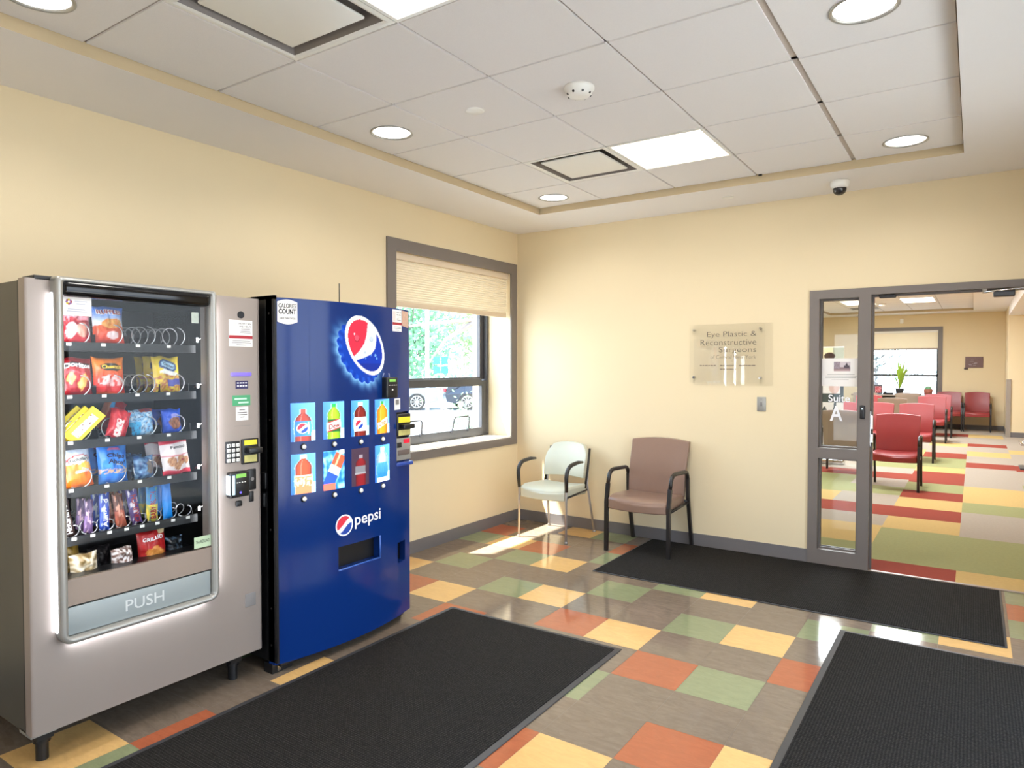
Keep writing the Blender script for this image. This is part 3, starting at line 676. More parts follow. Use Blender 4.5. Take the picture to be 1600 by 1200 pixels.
# door skin: silver sheet with rounded edges
dz0, dz1 = .14, 1.85
BY0, BY1, BZ0, BZ1 = -4.533, -3.878, .462, 1.862
d = MB()
def skin(y0, y1, z0, z1, rl=0, rr=0):
    n = 8; prof = []
    if rl:
        for k in range(n+1): a = PI/2*k/n; prof.append((y0+rl*(1-math.cos(a)), SX-rl*.6*(1-math.sin(a))))
        prof.append((y0+rl+.002, SX)); prof.append((y0+rl+.004, SX))
    else: prof.append((y0, SX))
    if rr:
        prof.append((y1-rr-.004, SX)); prof.append((y1-rr-.002, SX))
        for k in range(n+1): a = PI/2*k/n; prof.append((y1-rr*(1-math.sin(a)), SX-rr*.6*(1-math.cos(a))))
    else: prof.append((y1, SX))
    prof = [(y0, .846)]+([(y0, SX-.001)] if not rl else [])+prof+([(y1, SX-.001)] if not rr else [])+[(y1, .846)]
    if not rl: prof.insert(3, (y0+.003, SX))
    if not rr: prof.insert(len(prof)-3, (y1-.003, SX))
    m_ = len(prof); vs = [(x, y, z0) for y, x in prof]+[(x, y, z1) for y, x in prof]
    d.add(vs, [(i, i+1, m_+i+1, m_+i) for i in range(m_-1)], 0, True); d.add(vs, [tuple(range(m_))[::-1], tuple(range(m_, 2*m_))], 0)
skin(SY0, BY0+.02, BZ0+.01, dz1-.0, .012, 0); skin(BY1-.02, SY1, BZ0+.01, dz1, 0, .018); skin(SY0, SY1, dz0, BZ0+.01, .012, .018)
P(d, 'door_panel', m_silver)
# bezel frame with rounded bottom corners and a rolled top
bz = MB(); XB = .95; wq = .024
def rrect(y0, y1, z0, z1, r, n=7):
    pts = []
    for cx, cz, a0, rr in ((y1-r, z0+r, -PI/2, r), (y1-.012, z1-.012, 0, .012), (y0+.012, z1-.012, PI/2, .012), (y0+r, z0+r, PI, r)):
        for k in range(n+1): a = a0+PI/2*k/n; pts.append((cx+rr*math.cos(a), cz+rr*math.sin(a)))
    return pts
def ringx(lst):
    n = len(lst[0][0]); vs = [(x, y, z) for pts, x in lst for y, z in pts]
    bz.add(vs, [(a*n+k, a*n+(k+1) % n, (a+1)*n+(k+1) % n, (a+1)*n+k) for a in range(len(lst)-1) for k in range(n)], 0, True)
ringx([(rrect(BY0,BY1,BZ0,BZ1,.045), .892), (rrect(BY0,BY1,BZ0,BZ1,.045), XB-.012), (rrect(BY0+.004,BY1-.004,BZ0+.004,BZ1-.004,.045), XB-.003), (rrect(BY0+.012,BY1-.012,BZ0+.012,BZ1-.01,.04), XB),
       (rrect(BY0+wq,BY1-wq,BZ0+wq,BZ1-.016,.018), XB-.002), (rrect(BY0+wq+.003,BY1-wq-.003,BZ0+wq+.003,BZ1-.02,.015), .905)])
bezel = P(bz, 'window_bezel', m_bezel)
gy0, gy1 = BY0+wq+.002, BY1-wq-.002
P(MB().rbox(.85, .946, gy0, gy1, 1.79, 1.853, .02, 4), 'top_visor', M('gloss_black', rgb(16, 15, 16), .12))
P(MB().box(.915, .919, gy0, gy1, .705, 1.79), 'glass_front', m_mglass)
P(MB().box(.905, .925, gy0, gy1, .605, .705), 'divider_panel', m_taupe)
fp = P(MB().rbox(.905, .922, gy0+.006, gy1-.004, .49, .598, .004), 'push_flap', m_flap)
def Fx(x): return lambda u, v, n: (x+n, u, v)
t = MB(); addtext(t, 'PUSH', Fx(.9225), -4.285, -4.125, .522, .568, .006); P(t, 'lettering', M('push_letter', rgb(208, 212, 210), .5), fp)
# halo LED strip round the bezel
hl = MB(); e = .0035
m_led2 = M('bright_led_strip', (1, 1, 1), .5, emit=(.86, .9, 1), es=60)
for q, mm_ in (((.908,.918,BY0-e,BY0-.0002,BZ0+.05,1.80),m_led),((.908,.918,BY1+.0002,BY1+e,BZ0+.05,1.80),m_led2),((.908,.918,BY0+.045,BY1-.045,BZ0-e,BZ0-.0002),m_led2)): P(MB().box(*q), 'halo_light_strip', mm_)
# interior light tubes
m_tube = M('led_tube', (1,1,1), .5, emit=(.95, .97, 1), es=9)
for y_ in (-4.498, -3.862): P(MB().box(.875, .885, y_, y_+.01, .72, 1.78), 'inner_light_tube', m_tube)
for yy, s_ in ((-4.478, 1), (-3.872, -1)):
    L = bpy.data.lights.new('inner_lamp', 'AREA'); L.shape = 'RECTANGLE'; L.size = 1.0; L.size_y = .02; L.energy = 3.2 if s_ > 0 else 1.8; L.color = (.95, .97, 1)
    lo = bpy.data.objects.new('inner_lamp', L); C.objects.link(lo); lo.parent = snack; lo.location = (.872-.45, yy+4.12, 1.25)
    dv = Vector((-.55, .8*s_, 0)); lo.rotation_euler = (dv.to_track_quat('-Z', 'X').to_matrix()).to_euler()
# shelves, coils, tags
rows = [(1.605, [(-4.39,.043),(-4.26,.043),(-4.12,.043),(-3.985,.043)]), (1.395, [(-4.39,.043),(-4.26,.043),(-4.125,.043),(-3.99,.043)]), (1.212, [(-4.39,.043),(-4.25,.043),(-4.12,.043),(-3.99,.043)]),
        (1.022, [(-4.39,.043),(-4.255,.043),(-4.12,.043),(-3.99,.043)]), (.828, [(-4.425,.027),(-4.355,.027),(-4.29,.027),(-4.221,.027),(-4.155,.027),(-4.089,.027),(-4.018,.027),(-3.948,.027)])]
for z, lanes in rows:
    s_ = MB().box(.28, .812, -4.49, -3.91, z-.012, z-.004).box(.806, .816, -4.49, -3.905, z-.020, z+.016)
    sh_ = P(s_, 'shelf', m_liner)
    dv_ = MB()
    for k, (y, rr) in enumerate(lanes):
        yn = lanes[k+1][0] if k+1 < len(lanes) else y+(lanes[1][0]-lanes[0][0])
        P(MB().box(.35, .79, (y+yn)/2-.001, (y+yn)/2+.001, z-.004, z+(.05 if rr > .03 else .03)), 'lane_divider', m_liner, sh_)
    for k, (y, rr) in enumerate(lanes): P(MB().box(.816, .8175, y-.055 if rr > .03 else y-.012, (y-.055 if rr > .03 else y-.012)+.018, z+.001, z+.013), 'price_tag', m_paper, sh_)
    P(MB().box(.8162, .824, -3.905, -3.895, z+.03, z+.05).tube([(.80,-3.905,z+.03),(.815,-3.885,z+.045),(.82,-3.87,z+.055)], .004, 6), 'shelf_clip', m_chrome, sh_)
    for y, rr in lanes:
        pts = []; pit = .062; x_end = .806; turns = 5; n = 22
        for k in range(turns*n+1):
            a = 2*PI*k/n + PI*1.0; x = x_end - pit*(turns - k/n)
            pts.append((x, y+rr*math.sin(a), z+rr+.006-rr*math.cos(a)*1.0))
        P(MB().tube(pts, .0027, 6), 'coil', m_coil, sh_)
# floor of the pickup bin
P(MB().box(.80, .90, gy0, gy1, .655, .70), 'bin_ledge', m_black)
# notices on the glass
def sticker(P, parent, x, y0, y1, z0, z1, m, label=None, r=0, name='sticker'):
    return P(MB().box(x, x+.0012, y0, y1, z0, z1), name, m, parent, label)
st = sticker(P, None, .9195, -4.508, -4.397, 1.718, 1.789, m_paper, 'white notice card with a flower mark')
t = MB(); F = Fx(.9209)
for k, cc in enumerate((0,1,2,0,1,2,0,1)):
    a = 2*PI*k/8; yy, zz = -4.478+.008*math.cos(a), 1.770+.008*math.sin(a)
    t.prism([(yy+.0042*math.cos(q*PI/4), zz+.0042*math.sin(q*PI/4)) for q in range(8)], F, .0002, cc)
P(t, 'flower_mark', [m_redink, M('lilac_ink', rgb(150, 110, 170), .6), m_yellow], st)
t = MB()
for a, b_, z in ((-4.458,-4.412,1.772),(-4.452,-4.42,1.762),(-4.482,-4.42,1.741),(-4.486,-4.414,1.733)): t.quad(F(a,z,0), F(b_,z,0), F(b_,z+.003,0), F(a,z+.003,0))
P(t, 'text_lines', M('pale_ink', rgb(176, 180, 200), .6), st)
sticker(P, None, .9195, -3.985, -3.952, 1.715, 1.762, M('worn_film', rgb(170, 180, 170), .3, var=.3, scale=60), 'faded square of film on the glass')
st = sticker(P, None, .9195, -3.985, -3.905, .712, .762, m_palegreen, 'pale green refund notice')
t = MB(); addtext(t, 'The REFUND', Fx(.9209), -3.978, -3.912, .732, .746, .004); P(t, 'lettering', m_ink, st)
# control column
P(MB().cyl((SX-.002,-3.727,1.768),(1,0,0),.017,.006,20), 'lock', m_black)
def helpsticker(P, parent, F, y0, y1, z0, z1):
    w_, h_ = y1-y0, z1-z0
    def G(u, v, n=0): return F(y0+u*w_, z0+v*h_, n)
    def bx(u0, u1, v0, v1, n): return (G(u0,v0,n), G(u1,v0,n), G(u1,v1,n), G(u0,v1,n))
    s = MB(); s.add([*bx(0,1,0,1,0), *bx(0,1,0,1,.001)], [(3,2,1,0),(4,5,6,7),(0,1,5,4),(1,2,6,5),(2,3,7,6),(3,0,4,7)])
    o = P(s, 'sticker', m_paper, parent, 'white service sticker with a red band')
    def T(x, u0, u1, v0, v1, m_, nm='lettering'):
        t = MB(); addtext(t, x, G, u0, u1, v0, v1, .01, 0, .0014); P(t, nm, m_, o)
    T('HOW CAN', .42, .94, .84, .91, m_ink); T('WE HELP?', .42, .94, .73, .80, m_ink)
    t = MB()
    for u0, u1, v0 in ((.5,.9,.66),(.48,.9,.58),(.46,.92,.52),(.14,.9,.20),(.1,.94,.13),(.3,.7,.05)): t.quad(*bx(u0, u1, v0, v0+.022, .0014))
    P(t, 'text_lines', m_greyink, o)
    P(MB().quad(*bx(0, 1, .30, .42, .0013)), 'red_band', m_redink, o)
    P(MB().quad(*bx(.05, .32, .44, .92, .0013)), 'drawing', M('drawing_grey', rgb(226, 214, 208), .7, var=.1, scale=90), o)
    return o
helpsticker(P, None, Fx(SX+.0002), -3.79, -3.665, 1.618, 1.742)
# extend to the lower white part
P(MB().rbox(SX-.002, SX+.008, -3.782, -3.676, 1.478, 1.494, .004), 'coin_slot_light', m_blue_led)
st = sticker(P, None, SX+.0002, -3.758, -3.692, 1.418, 1.456, M('navy_sticker', rgb(44, 38, 84), .5))
t = MB()
for z in (1.443, 1.429):
    for a in (-3.751,-3.736,-3.722,-3.708): t.quad(*[Fx(SX+.0018)(a+q*.010, z+s2*.005, 0) for q, s2 in ((0,0),(1,0),(1,1),(0,1))])
P(t, 'text_lines', m_whiteink, st)
st = sticker(P, None, SX+.0002, -3.775, -3.68, 1.338, 1.387, m_greenst)
t = MB()
for z, a, b_ in ((1.366,-3.765,-3.70),(1.348,-3.745,-3.69)): t.quad(*[Fx(SX+.0018)(a+q*(b_-a), z+s2*.008, 0) for q, s2 in ((0,0),(1,0),(1,1),(0,1))])
P(t, 'text_lines', M('pale_green_ink', rgb(190, 226, 204), .6), st)
st = sticker(P, None, SX+.0002, -3.757, -3.692, 1.268, 1.332, m_paper)
t = MB()
for z, a, b_ in ((1.315,-3.74,-3.71),(1.302,-3.75,-3.70),(1.292,-3.752,-3.698),(1.281,-3.735,-3.713)): t.quad(*[Fx(SX+.0018)(a+q*(b_-a), z+s2*.005, 0) for q, s2 in ((0,0),(1,0),(1,1),(0,1))])
P(t, 'text_lines', m_greyink, st)
kp = P(MB().rbox(SX-.004, SX+.007, -3.815, -3.742, 1.072, 1.172, .003), 'keypad', m_black)
for a in range(3):
    for b_ in range(4):
        yk, zk = -3.802+a*.0235, 1.154-b_*.0235
        key = P(MB().rbox(SX+.006, SX+.012, yk-.008, yk+.008, zk-.008, zk+.008, .002), 'key', m_white, kp)
        t = MB(); addtext(t, ['1','2','3','4','5','6','7','8','9','*','0','#'][b_*3+a], Fx(SX+.0122), yk-.0022, yk+.0022, zk-.0035, zk+.0035); P(t, 'lettering', m_ink, key)
bv = P(MB().rbox(SX-.004, SX+.010, -3.732, -3.642, 1.058, 1.178, .004), 'bill_acceptor', m_black)
P(MB().rbox(SX+.008, SX+.05, -3.715, -3.645, 1.108, 1.138, .006), 'bill_slot', m_black, bv)
P(MB().box(SX+.010, SX+.0115, -3.722, -3.652, 1.148, 1.172), 'sticker', m_yellow, bv)
P(MB().box(SX+.010, SX+.0115, -3.722, -3.652, 1.066, 1.10), 'sticker', m_paleyel, bv)
rd = P(MB().rbox(SX-.004, SX+.035, -3.81, -3.712, .91, 1.03, .008), 'card_reader', m_black)
P(MB().box(SX+.034, SX+.0362, -3.783, -3.730, 1.002, 1.020), 'screen', m_lcd, rd)
P(MB().box(SX+.0, SX+.030, -3.8115, -3.8095, .925, 1.015).box(SX+.034,SX+.0362,-3.803,-3.790,.925,1.015), 'side_light', m_cyan, rd)
t = MB()
for yk in (-3.781,-3.769,-3.754,-3.74): t.box(SX+.035, SX+.0368, yk, yk+.007, .978, .982)
P(t, 'button_row', m_paper, rd)
P(MB().cyl((SX+.034,-3.760,.932),(1,0,0),.005,.002,12), 'indicator_light', m_blue_led, rd)
cm = P(MB().rbox(SX-.004, SX+.008, -3.702, -3.655, .93, 1.03, .004), 'coin_panel', m_black)
P(MB().cyl((SX+.007,-3.679,.983),(1,0,0),.009,.004,16), 'return_button', m_greyink, cm)
P(MB().rbox(SX-.004, SX+.006, -3.692, -3.668, .872, .922, .003), 'coin_slot', m_black)
P(MB().rbox(SX-.004, SX+.012, -3.765, -3.735, .862, .888, .004), 'coin_cup', m_black)
P(MB().box(SX, SX+.0012, -3.765, -3.68, 1.2415, 1.243), 'seam', m_greyink)
P(MB().rbox(SX-.004, SX+.003, -3.718, -3.66, .366, .43, .003), 'serial_plate', m_greyink)
for yy in (SY0+.07, SY1-.10):
    for xx in (.12, .80):
        P(MB().cyl((xx,yy,0),(0,0,1),.022,.075,16).cyl((xx,yy,.07),(0,0,1),.03,.02,16).box(xx-.04,xx+.03,yy-.03,yy+.03,.085,.135), 'foot', m_black)
P(MB().box(.76, .86, SY0+.01, SY0+.10, .118, .135), 'foot_bracket', m_bezel)

# ------------------------------------------------------------------ SNACKS
def bag(name, label, cat, y, z, w_, h_, fn, x=.765, th=.028, roll=0, lean=-.12, group=None, texts=(), nu=26, nv=34, crimp=.05, seed=0):
    m = MB(); sd = Vector((seed*3.1, seed*1.7, 0))
    def shp(u, v, side):
        a = (u-.5)*w_; b = v*h_
        k = max(0, 1-abs(2*u-1)**2.6)**.7 * max(0, 1-abs(2*v-1)**3.5)**.8
        nn = noise.noise(Vector((u*4, v*4, side))+sd)*.6+noise.noise(Vector((u*10, v*8, side))+sd)*.35
        ex = side*th*k*(1+.5*nn) + .0007*side
        if v < crimp or v > 1-crimp: ex += .0012*math.sin(u*90)
        ww = 1 + .05*abs(2*v-1)**4 - .03
        a *= ww; b += .01*noise.noise(Vector((u*3, v*1.5, 5))+sd)
        ex += .006*noise.noise(Vector((u*2, v*2, 9))+sd)
        return (ex, a, b)
    m.grid(lambda u, v: shp(u, v, 1), nu, nv, fn)
    m.grid(lambda u, v: shp(1-u, v, -1), nu, nv, lambda u, v: mixc(fn(.02, .02), (.7,.7,.7), .2))
    o = m.obj(name, m_print)
    o.location = (x, y, z); o.rotation_euler = (roll, lean, 0)
    tag(o, label, cat, group)
    for (s_, u0, u1, v0, v1, mt, bold, rise, *ex_) in texts:
        t = MB()
        def F(u, v, n):
            p = shp(max(.02, min(.98, u)), max(.02, min(.98, v)), 1); return (p[0]+.0028, p[1], p[2])
        vs, fs, asp = text2d(s_, bold)
        e0 = ex_[0] if ex_ else 0
        t.add([(q[0]+e0, q[1], q[2]) for q in [F(u0+a*(u1-u0), v0+b*(v1-v0)+rise*a, 0) for a, b in vs]], fs)
        t.obj('lettering', mt, o)
    return o
def n2(u, v, s=8, k=0): return noise.noise(Vector((u*s+k, v*s, k*.7)))
def ell(u, v, cu, cv, a, b): return ((u-cu)/a)**2+((v-cv)/b)**2 < 1
RD, DR = (.72,.12,.18), (.42,.05,.10)
def p_red(u, v):
    c = mixc(RD, DR, v*.5+n2(u,v,5)*.5)
    if .80 < v < .92: c = (.92,.35,.25)
    if .62 < v < .80 and n2(u,v,7) > -.15: c = (.95,.62,.66)
    if ell(u,v,.32,.36,.17,.22): c = (.93,.82,.84)
    if ell(u,v,.66,.38,.18,.2): c = (.92,.62,.55)
    return c
def p_ruf(u, v):
    if v > .86: c = (.36,.52,.86)
    elif v > .46+.1*math.sin(u*3): c = mixc((.36,.55,.88), (.94,.96,1), (.86-v)*4)
    else: c = mixc((.88,.24,.18), (.93,.42,.22), v*2)
    if ell(u,v,.55,.56,.34,.14): c = mixc((.96,.72,.38), (.9,.5,.2), n2(u,v,12)+.4)
    if ell(u,v,.55,.22,.2,.11): c = (.98,.86,.86)
    return c
def p_dor(u, v):
    c = mixc((.62,.10,.14), (.45,.05,.09), abs(v-.5)+n2(u,v)*.3)
    if .55+u*.05 < v < .70-u*.15: c = (.9,.28,.3)
    if .74 < v < .88 and .12 < u < .95: c = (.12,.08,.10)
    for cu, cv in ((.3,.45),(.62,.3),(.72,.44)):
        if abs(u-cu)+abs(v-cv)*.9 < .15: c = (.95,.66,.36)
    return c
def p_che(u, v):
    c = mixc((.80,.12,.12), (.93,.50,.12), (v-.25)*1.8)
    if ell(u,v,.5,.36,.42,.13) and n2(u,v,9) > -.1: c = (.96,.72,.72)
    if ell(u,v,.52,.72,.36,.12): c = (.10,.08,.05)
    if v < .08: c = (.9,.35,.15)
    return c
def p_gold(u, v):
    c = mixc((.80,.66,.14), (.93,.82,.25), n2(u,v,4)+.5)
    if ell(u,v,.5,.74,.34,.16): c = (.14,.28,.50)
    if ell(u,v,.5,.75,.26,.10): c = (.62,.78,.88)
    if ell(u,v,.52,.54,.36,.06): c = (.95,.95,.92)
    if v < .48 and n2(u,v,14) > .0: c = (.70,.42,.26)
    if v < .48 and u > .45 and .14+u*.1 < v < .3+u*.12: c = (.22,.24,.62)
    return c
def p_duds(u, v):
    c = (.96,.86,.12)
    if .15 < v < .85 and abs(u-.52) < .26: c = (.95,.92,.88) if n2(u,v,12) > -.25 else (.36,.18,.14)
    if v < .14: c = (.98,.80,.02)
    return c
def p_sour(u, v):
    c = mixc((.68,.10,.16), (.85,.2,.25), n2(u,v,7)+.4)
    if abs(u-.42) < .16 and .06 < v < .62 and n2(u,v,14,2) > -.2: c = (.95,.88,.86)
    return c
def p_sour2(u, v):
    c = (.66,.10,.16)
    for cu, cv in ((.25,.8),(.5,.6),(.72,.42)):
        if ell(u,v,cu,cv,.16,.14): c = (.25,.62,.85)
    if u < .2: c = (.72,.45,.35)
    return c
def p_pouch(u, v):
    c = mixc((.40,.66,.86), (.86,.92,.97), n2(u,v,8)+.45)
    if u < .35 and v < .5: c = (.25,.68,.90)
    if v > .86 and u > .4: c = (.66,.25,.2)
    if n2(u,v,18,3) > .3: c = (.3,.32,.5)
    return c
def p_mini(u, v):
    c = (.13,.33,.80)
    if ell(u,v,.55,.42,.34,.26): c = mixc((.42,.24,.16), (.7,.45,.3), n2(u,v,9)+.4)
    if .62 < v < .78 and .35 < u < .75: c = (.62,.62,.9)
    return c
def p_fish(u, v):
    s_ = .56+.05*math.sin(u*5)
    c = mixc((.97,.50,.12), (.93,.38,.10), n2(u,v,6)+.4) if v < s_ else (.84,.88,.95)
    if ell(u,v,.56,.70,.38,.11): c = (.66,.16,.16)
    if ell(u,v,.57,.69,.34,.085): c = (.90,.90,.88)
    if ell(u,v,.74,.50,.22,.12): c = (.95,.72,.30)
    if .36 < v < .42 and .4 < u < .85: c = (.98,.85,.8)
    return c
def p_ahoy(u, v):
    c = mixc((.10,.42,.84), (.25,.58,.93), n2(u,v,5)+.5)
    if ell(u,v,.5,.86,.22,.035): c = (.82,.42,.6)
    if .24 < v < .36 and n2(u,v,15) > -.1: c = (.86,.72,.60)
    return c
def p_blu(u, v):
    c = mixc((.16,.30,.50), (.55,.72,.86), n2(u,v,7)+.4)
    if ell(u,v,.7,.5,.2,.3): c = (.5,.45,.42)
    return c
def p_amos(u, v):
    c = (.95,.90,.90)
    if v > .84 or v < .12: c = (.86,.20,.30)
    if .5 < v < .54: c = (.86,.5,.55)
    for cu, cv, a in ((.3,.38,.16),(.62,.4,.15),(.82,.36,.13),(.45,.25,.13)):
        if ell(u,v,cu,cv,a,a*.8): c = mixc((.80,.60,.42), (.55,.30,.2), n2(u,v,20)+.3)
    if ell(u,v,.66,.40,.04,.04): c = (.6,.1,.15)
    return c
def p_grill(u, v):
    c = mixc((.62,.08,.10), (.72,.14,.14), n2(u,v,5)+.4)
    for cu, cv in ((.35,.33),(.55,.38),(.7,.28),(.45,.22)):
        if ell(u,v,cu,cv,.16,.11): c = mixc((.85,.50,.22), (.93,.66,.32), n2(u,v,14)+.4)
    if v > .84 and u > .7: c = (.88,.78,.6)
    if u < .2 and .06 < v < .2: c = (.92,.86,.7)
    return c
def p_tan(u, v): return mixc((.52,.42,.26), (.93,.88,.80), n2(u,v,5)*1.6+.5)
def p_tan2(u, v): return mixc((.45,.34,.12), (.66,.52,.2), n2(u,v,5)+.5)
def p_muff(u, v): return mixc((.42,.30,.26), (.95,.92,.92), n2(u,v,9)*1.8+.5)
def p_blk(u, v): return mixc((.07,.08,.1), (.55,.70,.85), n2(u,v,6)*1.6-.1)
def bar(c1_, c2_, c3_=None, split=.5):
    def f(u, v):
        c = mixc(c1_, c2_, n2(u,v,5)*.7+(1 if v < split else 0)*.8)
        if c3_ and n2(u*.6, v, 6, 4) > .22 and .15 < u < .85: c = c3_
        return c
    return f
m_navyink = M('navy_ink', rgb(24, 30, 70), .5); m_yelink = M('yellow_ink', rgb(240, 200, 60), .5); m_brnink = M('brown_ink', rgb(60, 34, 24), .5)
bag('chip_bag', 'red chip bag on the top shelf at far left, half behind the white notice card', 'chips', -4.39, 1.613, .122, .15, p_red, group='chip bags', seed=1)
bag('chip_bag', 'blue, white and orange ridged chip bag on the top shelf, second from left', 'chips', -4.26, 1.613, .126, .162, p_ruf, texts=(('RUFFLES',.10,.88,.80,.93,m_whiteink,.09,-.02),('RUFFLES',.12,.87,.81,.92,m_redink,.015,-.02,.0015)), group='chip bags', seed=2)
bag('chip_bag', 'dark red tortilla chip bag on the second shelf at far left', 'chips', -4.39, 1.403, .126, .155, p_dor, texts=(('Doritos',.12,.95,.73,.86,m_whiteink,.03,0),), group='chip bags', seed=3)
bag('chip_bag', 'orange and red cheese snack bag on the second shelf, second from left', 'chips', -4.26, 1.403, .126, .160, p_che, texts=(('Cheetos',.2,.86,.66,.78,m_yelink,.03,.02),), group='chip bags', seed=4)
for k, (dx, dy) in enumerate(((0,0),(-.065,-.004),(-.13,-.006))):
    bag('cookie_bag', ['golden cookie bag with a blue oval on the second shelf, front of its lane','golden cookie bag directly behind the front golden cookie bag','golden cookie bag deepest in its lane on the second shelf'][k], 'cookies', -4.012+dy, 1.403, .125, .165, p_gold, x=.765+dx, texts=((('Golden',.3,.72,.70,.79,m_navyink,.01,0),) if k == 0 else ()), group='golden cookie bags', seed=5+k)
def candybox(name, label, y, z, x, roll, w_=.06, h_=.155, d_=.03, group=None):
    m = MB(); m.grid(lambda u, v: (d_/2, (u-.5)*w_, v*h_), 20, 40, p_duds, sm=False)
    for fn, q in ((lambda u, v: (-d_/2, (.5-u)*w_, v*h_), 0), (lambda u, v: ((u-.5)*d_, -w_/2, v*h_), 1), (lambda u, v: ((.5-u)*d_, w_/2, v*h_), 2), (lambda u, v: ((.5-u)*d_, (u*0+v-.5)*w_, h_), 3), (lambda u, v: ((u-.5)*d_, (v-.5)*w_, 0), 4)):
        m.grid(fn, 4, 6, lambda u, v: (.95,.84,.12), sm=False)
    o = m.obj(name, m_print); o.location = (x, y, z); o.rotation_euler = (roll, 0, -.25); tag(o, label, 'candy box', group)
    return o
for k in range(3):
    candybox('candy_box', ['yellow candy box lying tilted on the third shelf, front of its lane','yellow candy box tilted right behind the front one','yellow candy box deepest behind the other two'][k], -4.428-.004*k, 1.228, .785-.062*k, -.75, group='yellow candy boxes')
bag('candy_bag', 'red candy bag with white script on the third shelf', 'candy', -4.252, 1.222, .082, .125, p_sour, roll=-.28, x=.79, group='candy bags', seed=9)
bag('candy_bag', 'dark red candy bag with blue dots, upright behind the red script bag', 'candy', -4.25, 1.245, .09, .15, p_sour2, roll=-.45, x=.69, group='candy bags', seed=10)
bag('snack_pouch', 'light blue and clear snack pouch on the third shelf', 'snack pouch', -4.128, 1.222, .105, .115, p_pouch, seed=11, group='snack pouches')
bag('snack_pouch', 'small royal blue cookie pouch on the third shelf at right', 'snack pouch', -3.995, 1.222, .088, .11, p_mini, x=.77, seed=12, group='snack pouches')
bag('snack_pouch', 'small royal blue pouch hidden behind the blue cookie pouch', 'snack pouch', -4.0, 1.222, .088, .11, p_mini, x=.685, seed=13, group='snack pouches')
bag('cracker_bag', 'white and orange cracker bag on the fourth shelf at far left', 'crackers', -4.39, 1.030, .122, .165, p_fish, texts=(('Goldfish',.26,.86,.655,.735,m_ink,.012,.0),), roll=.06, seed=14)
for k in range(2):
    bag('cookie_bag', ['bright blue cookie bag on the fourth shelf, front of its lane','bright blue cookie bag behind the front one'][k], 'cookies', -4.25-.02*k, 1.030, .12, .165, p_ahoy, x=.765-.07*k, texts=((('Chips',.22,.84,.62,.75,m_navyink,.03,0),('Ahoy!',.26,.88,.46,.60,m_navyink,.03,0)) if k == 0 else (('Chips',.22,.84,.62,.75,m_navyink,.03,0),)), group='blue cookie bags', seed=15+k)
for k in range(3):
    bag('snack_pouch', ['dark blue foil pouch on the fourth shelf, front of its coil','dark blue foil pouch in the middle of its coil','dark blue foil pouch deepest in its coil'][k], 'snack pouch', -4.12-.006*k, 1.030, .085, .10, p_blu, x=.765-.08*k, group='dark blue foil pouches', seed=17+k)
for k in range(2):
    bag('cookie_bag', ['white cookie bag with red top on the fourth shelf, front of its lane','white cookie bag with red top behind the front one'][k], 'cookies', -3.985-.022*k, 1.036, .13, .165, p_amos, x=.79-.08*k, roll=.07, texts=((('Famous',.28,.82,.70,.78,m_ink,.01,0),) if k == 0 else ()), group='white cookie bags', seed=20+k)
bars = [(-4.425,.046,.150,bar((.16,.11,.10),(.28,.20,.18)),'brown chocolate bar with big white letters at the left end of the fifth shelf',('HERSHEY\'S',m_whiteink)),
 (-4.355,.036,.135,bar((.30,.22,.36),(.55,.42,.62),(.86,.72,.78)),'purple and pink candy bar on the fifth shelf, second from left',None),
 (-4.290,.040,.150,bar((.14,.26,.66),(.20,.36,.80),(.80,.86,.95)),'blue candy bar with white streaks on the fifth shelf, third from left',('Almond',m_whiteink)),
 (-4.221,.042,.145,bar((.36,.16,.12),(.80,.42,.32),(.86,.6,.5)),'reddish brown candy bar on the fifth shelf, fourth from left',None),
 (-4.155,.046,.150,bar((.24,.18,.52),(.36,.26,.46),(.88,.84,.88)),'purple candy bar with red letters on the fifth shelf, fifth from left',('CRUNCH',m_redink)),
 (-4.089,.052,.150,bar((.16,.52,.80),(.95,.80,.15)),'yellow and blue candy bar on the fifth shelf, sixth from left',('BABY RUTH',m_redink)),
 (-4.018,.044,.160,bar((.05,.50,.88),(.08,.56,.92)),'bright blue cookie packet at the right end of the filled lanes on the fifth shelf',None)]
for k, (y, w_, h_, fn, lab, tx_) in enumerate(bars):
    for q in range(3 if k in (0,) else 2):
        o = bag('candy_bar', lab if q == 0 else 'copy', 'candy bar', y-.004*q, .838, w_, h_, fn, x=.768-.06*q, th=.010, roll=[.14,-.08,-.04,.08,.12,-.05,0][k], lean=-.10, nu=12, nv=26, seed=30+k*3+q, group='candy bars on the fifth shelf')
        if q: o['label'] = '%s %s, fifth shelf' % (lab.split(' on the')[0].split(' at the')[0], ['', 'directly behind the front one', 'third deep in its lane'][q])
        if q == 0 and tx_:
            t = MB(); vs, fs, asp = text2d(tx_[0], .02)
            t.add([(.0125-.002*abs(b-.5), (-.5+b)*w_*.5*-1, .012+a*h_*.78) for a, b in vs], fs); t.obj('lettering', tx_[1], o)
bag('snack_pouch', 'crumpled tan foil pouch in the bottom row at far left', 'snack pouch', -4.385, .660, .105, .105, p_tan, x=.80, th=.035, seed=50, group='bottom row pouches')
bag('snack_pouch', 'mustard coloured pouch standing behind the crumpled tan pouch', 'snack pouch', -4.405, .660, .10, .135, p_tan2, x=.70, th=.03, seed=51, group='bottom row pouches')
bag('snack_pouch', 'silver and brown wrapped pastry in the bottom row', 'snack pouch', -4.235, .660, .085, .095, p_muff, x=.80, th=.035, seed=52, group='bottom row pouches')
bag('snack_pouch', 'dark wrapped pastry in the bottom row behind the silver one', 'snack pouch', -4.28, .660, .09, .10, lambda u, v: mixc((.10,.08,.09), (.42,.38,.38), n2(u,v,7)), x=.70, th=.03, seed=53, group='bottom row pouches')
